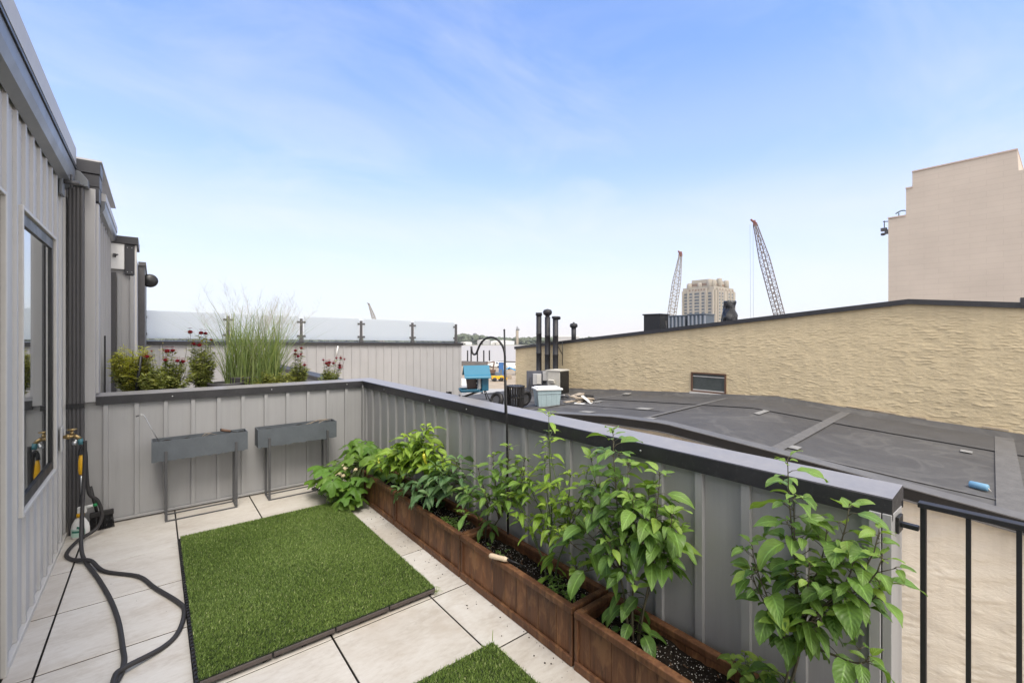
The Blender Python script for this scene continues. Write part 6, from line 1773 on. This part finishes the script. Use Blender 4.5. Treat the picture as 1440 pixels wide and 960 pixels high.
# pale summer haze low down, thin high cloud above it
hz_ = ramp(nt, zc, [(0.0, 0.97), (0.07, 0.86), (0.20, 0.70), (0.36, 0.38), (0.56, 0.19), (0.75, 0.05)], 'EASE')
dv = mth(nt, 'ADD', zc, 0.10)
ux = mth(nt, 'DIVIDE', sx.outputs[0], dv); uy = mth(nt, 'DIVIDE', sx.outputs[1], dv)
cb_ = nt.nodes.new('ShaderNodeCombineXYZ'); nt.links.new(ux, cb_.inputs[0]); nt.links.new(uy, cb_.inputs[1])
mp = nt.nodes.new('ShaderNodeMapping'); mp.inputs['Scale'].default_value = (1.2, 1.7, 1); mp.inputs['Rotation'].default_value = (0,0,0.5); mp.inputs['Location'].default_value = (0.55, 20.2, 0)
nt.links.new(cb_.outputs[0], mp.inputs[0])
cn1 = noise_n(nt, mp.outputs[0], 0.9, 8, 0.62, 0.6); cn2 = noise_n(nt, mp.outputs[0], 0.28, 3, 0.5)
cl = mth(nt, 'MULTIPLY', ramp(nt, cn1, [(0.47, 0.0), (0.68, 1.0)]), ramp(nt, cn2, [(0.40, 0.0), (0.56, 1.0)]))
skc = mixc(nt, 1.0, sky.outputs[0], (0.36, 0.92, 1.38), 'MULTIPLY')
skc = mixc(nt, hz_, skc, (4.15, 3.90, 3.95))
skc = mixc(nt, mth(nt, 'MULTIPLY', cl, 0.20), skc, (4.3, 4.25, 4.25))
# the sun itself stands behind a bank of bright white cloud added unseen overhead and behind the viewer as soft fill
sd = mth(nt, 'ADD', mth(nt, 'ADD', mth(nt, 'MULTIPLY', sx.outputs[0], -0.25), mth(nt, 'MULTIPLY', sx.outputs[1], -0.75)), mth(nt, 'MULTIPLY', sx.outputs[2], 0.75))
cov = ramp(nt, mth(nt, 'ADD', sd, mth(nt, 'MULTIPLY', cn1, 0.25)), [(0.36, 0.0), (0.72, 1.0)], 'EASE')
skc = mixc(nt, cov, skc, mixc(nt, cn1, (6.6, 6.3, 6.05), (8.0, 7.65, 7.4)))
nt.links.new(skc, bg.inputs[0]); bg.inputs[1].default_value = 0.15
nt.links.new(bg.outputs[0], out.inputs[0])
sl = bpy.data.lights.new('Sun', 'SUN'); sl.energy = 1.9; sl.angle = math.radians(24); sl.color = (1.0, 0.94, 0.85)
so = bpy.data.objects.new('Sun', sl); COL.objects.link(so)
dirv = Vector((math.sin(SUN_AZ)*math.cos(SUN_EL), math.cos(SUN_AZ)*math.cos(SUN_EL), math.sin(SUN_EL)))
so.rotation_euler = dirv.to_track_quat('Z', 'Y').to_euler(); so.location = dirv*60

cam = bpy.data.cameras.new('Camera'); co = bpy.data.objects.new('Camera', cam); COL.objects.link(co)
co.location = (0, 0, 1.63); co.rotation_euler = (PI/2, 0, -YAW)
cam.sensor_width = 36; cam.lens = 15.75; cam.shift_y = -0.00667; cam.clip_start = 0.05; cam.clip_end = 8000
SC.camera = co
SC.view_settings.view_transform = 'Standard'; SC.view_settings.look = 'None'; SC.view_settings.exposure = 0.76; SC.view_settings.gamma = 1.0
SC.view_settings.use_curve_mapping = False
SC.render.engine = 'CYCLES'
SC.cycles.max_bounces = 8; SC.cycles.diffuse_bounces = 4; SC.cycles.transparent_max_bounces = 8
SC.cycles.use_denoising = True
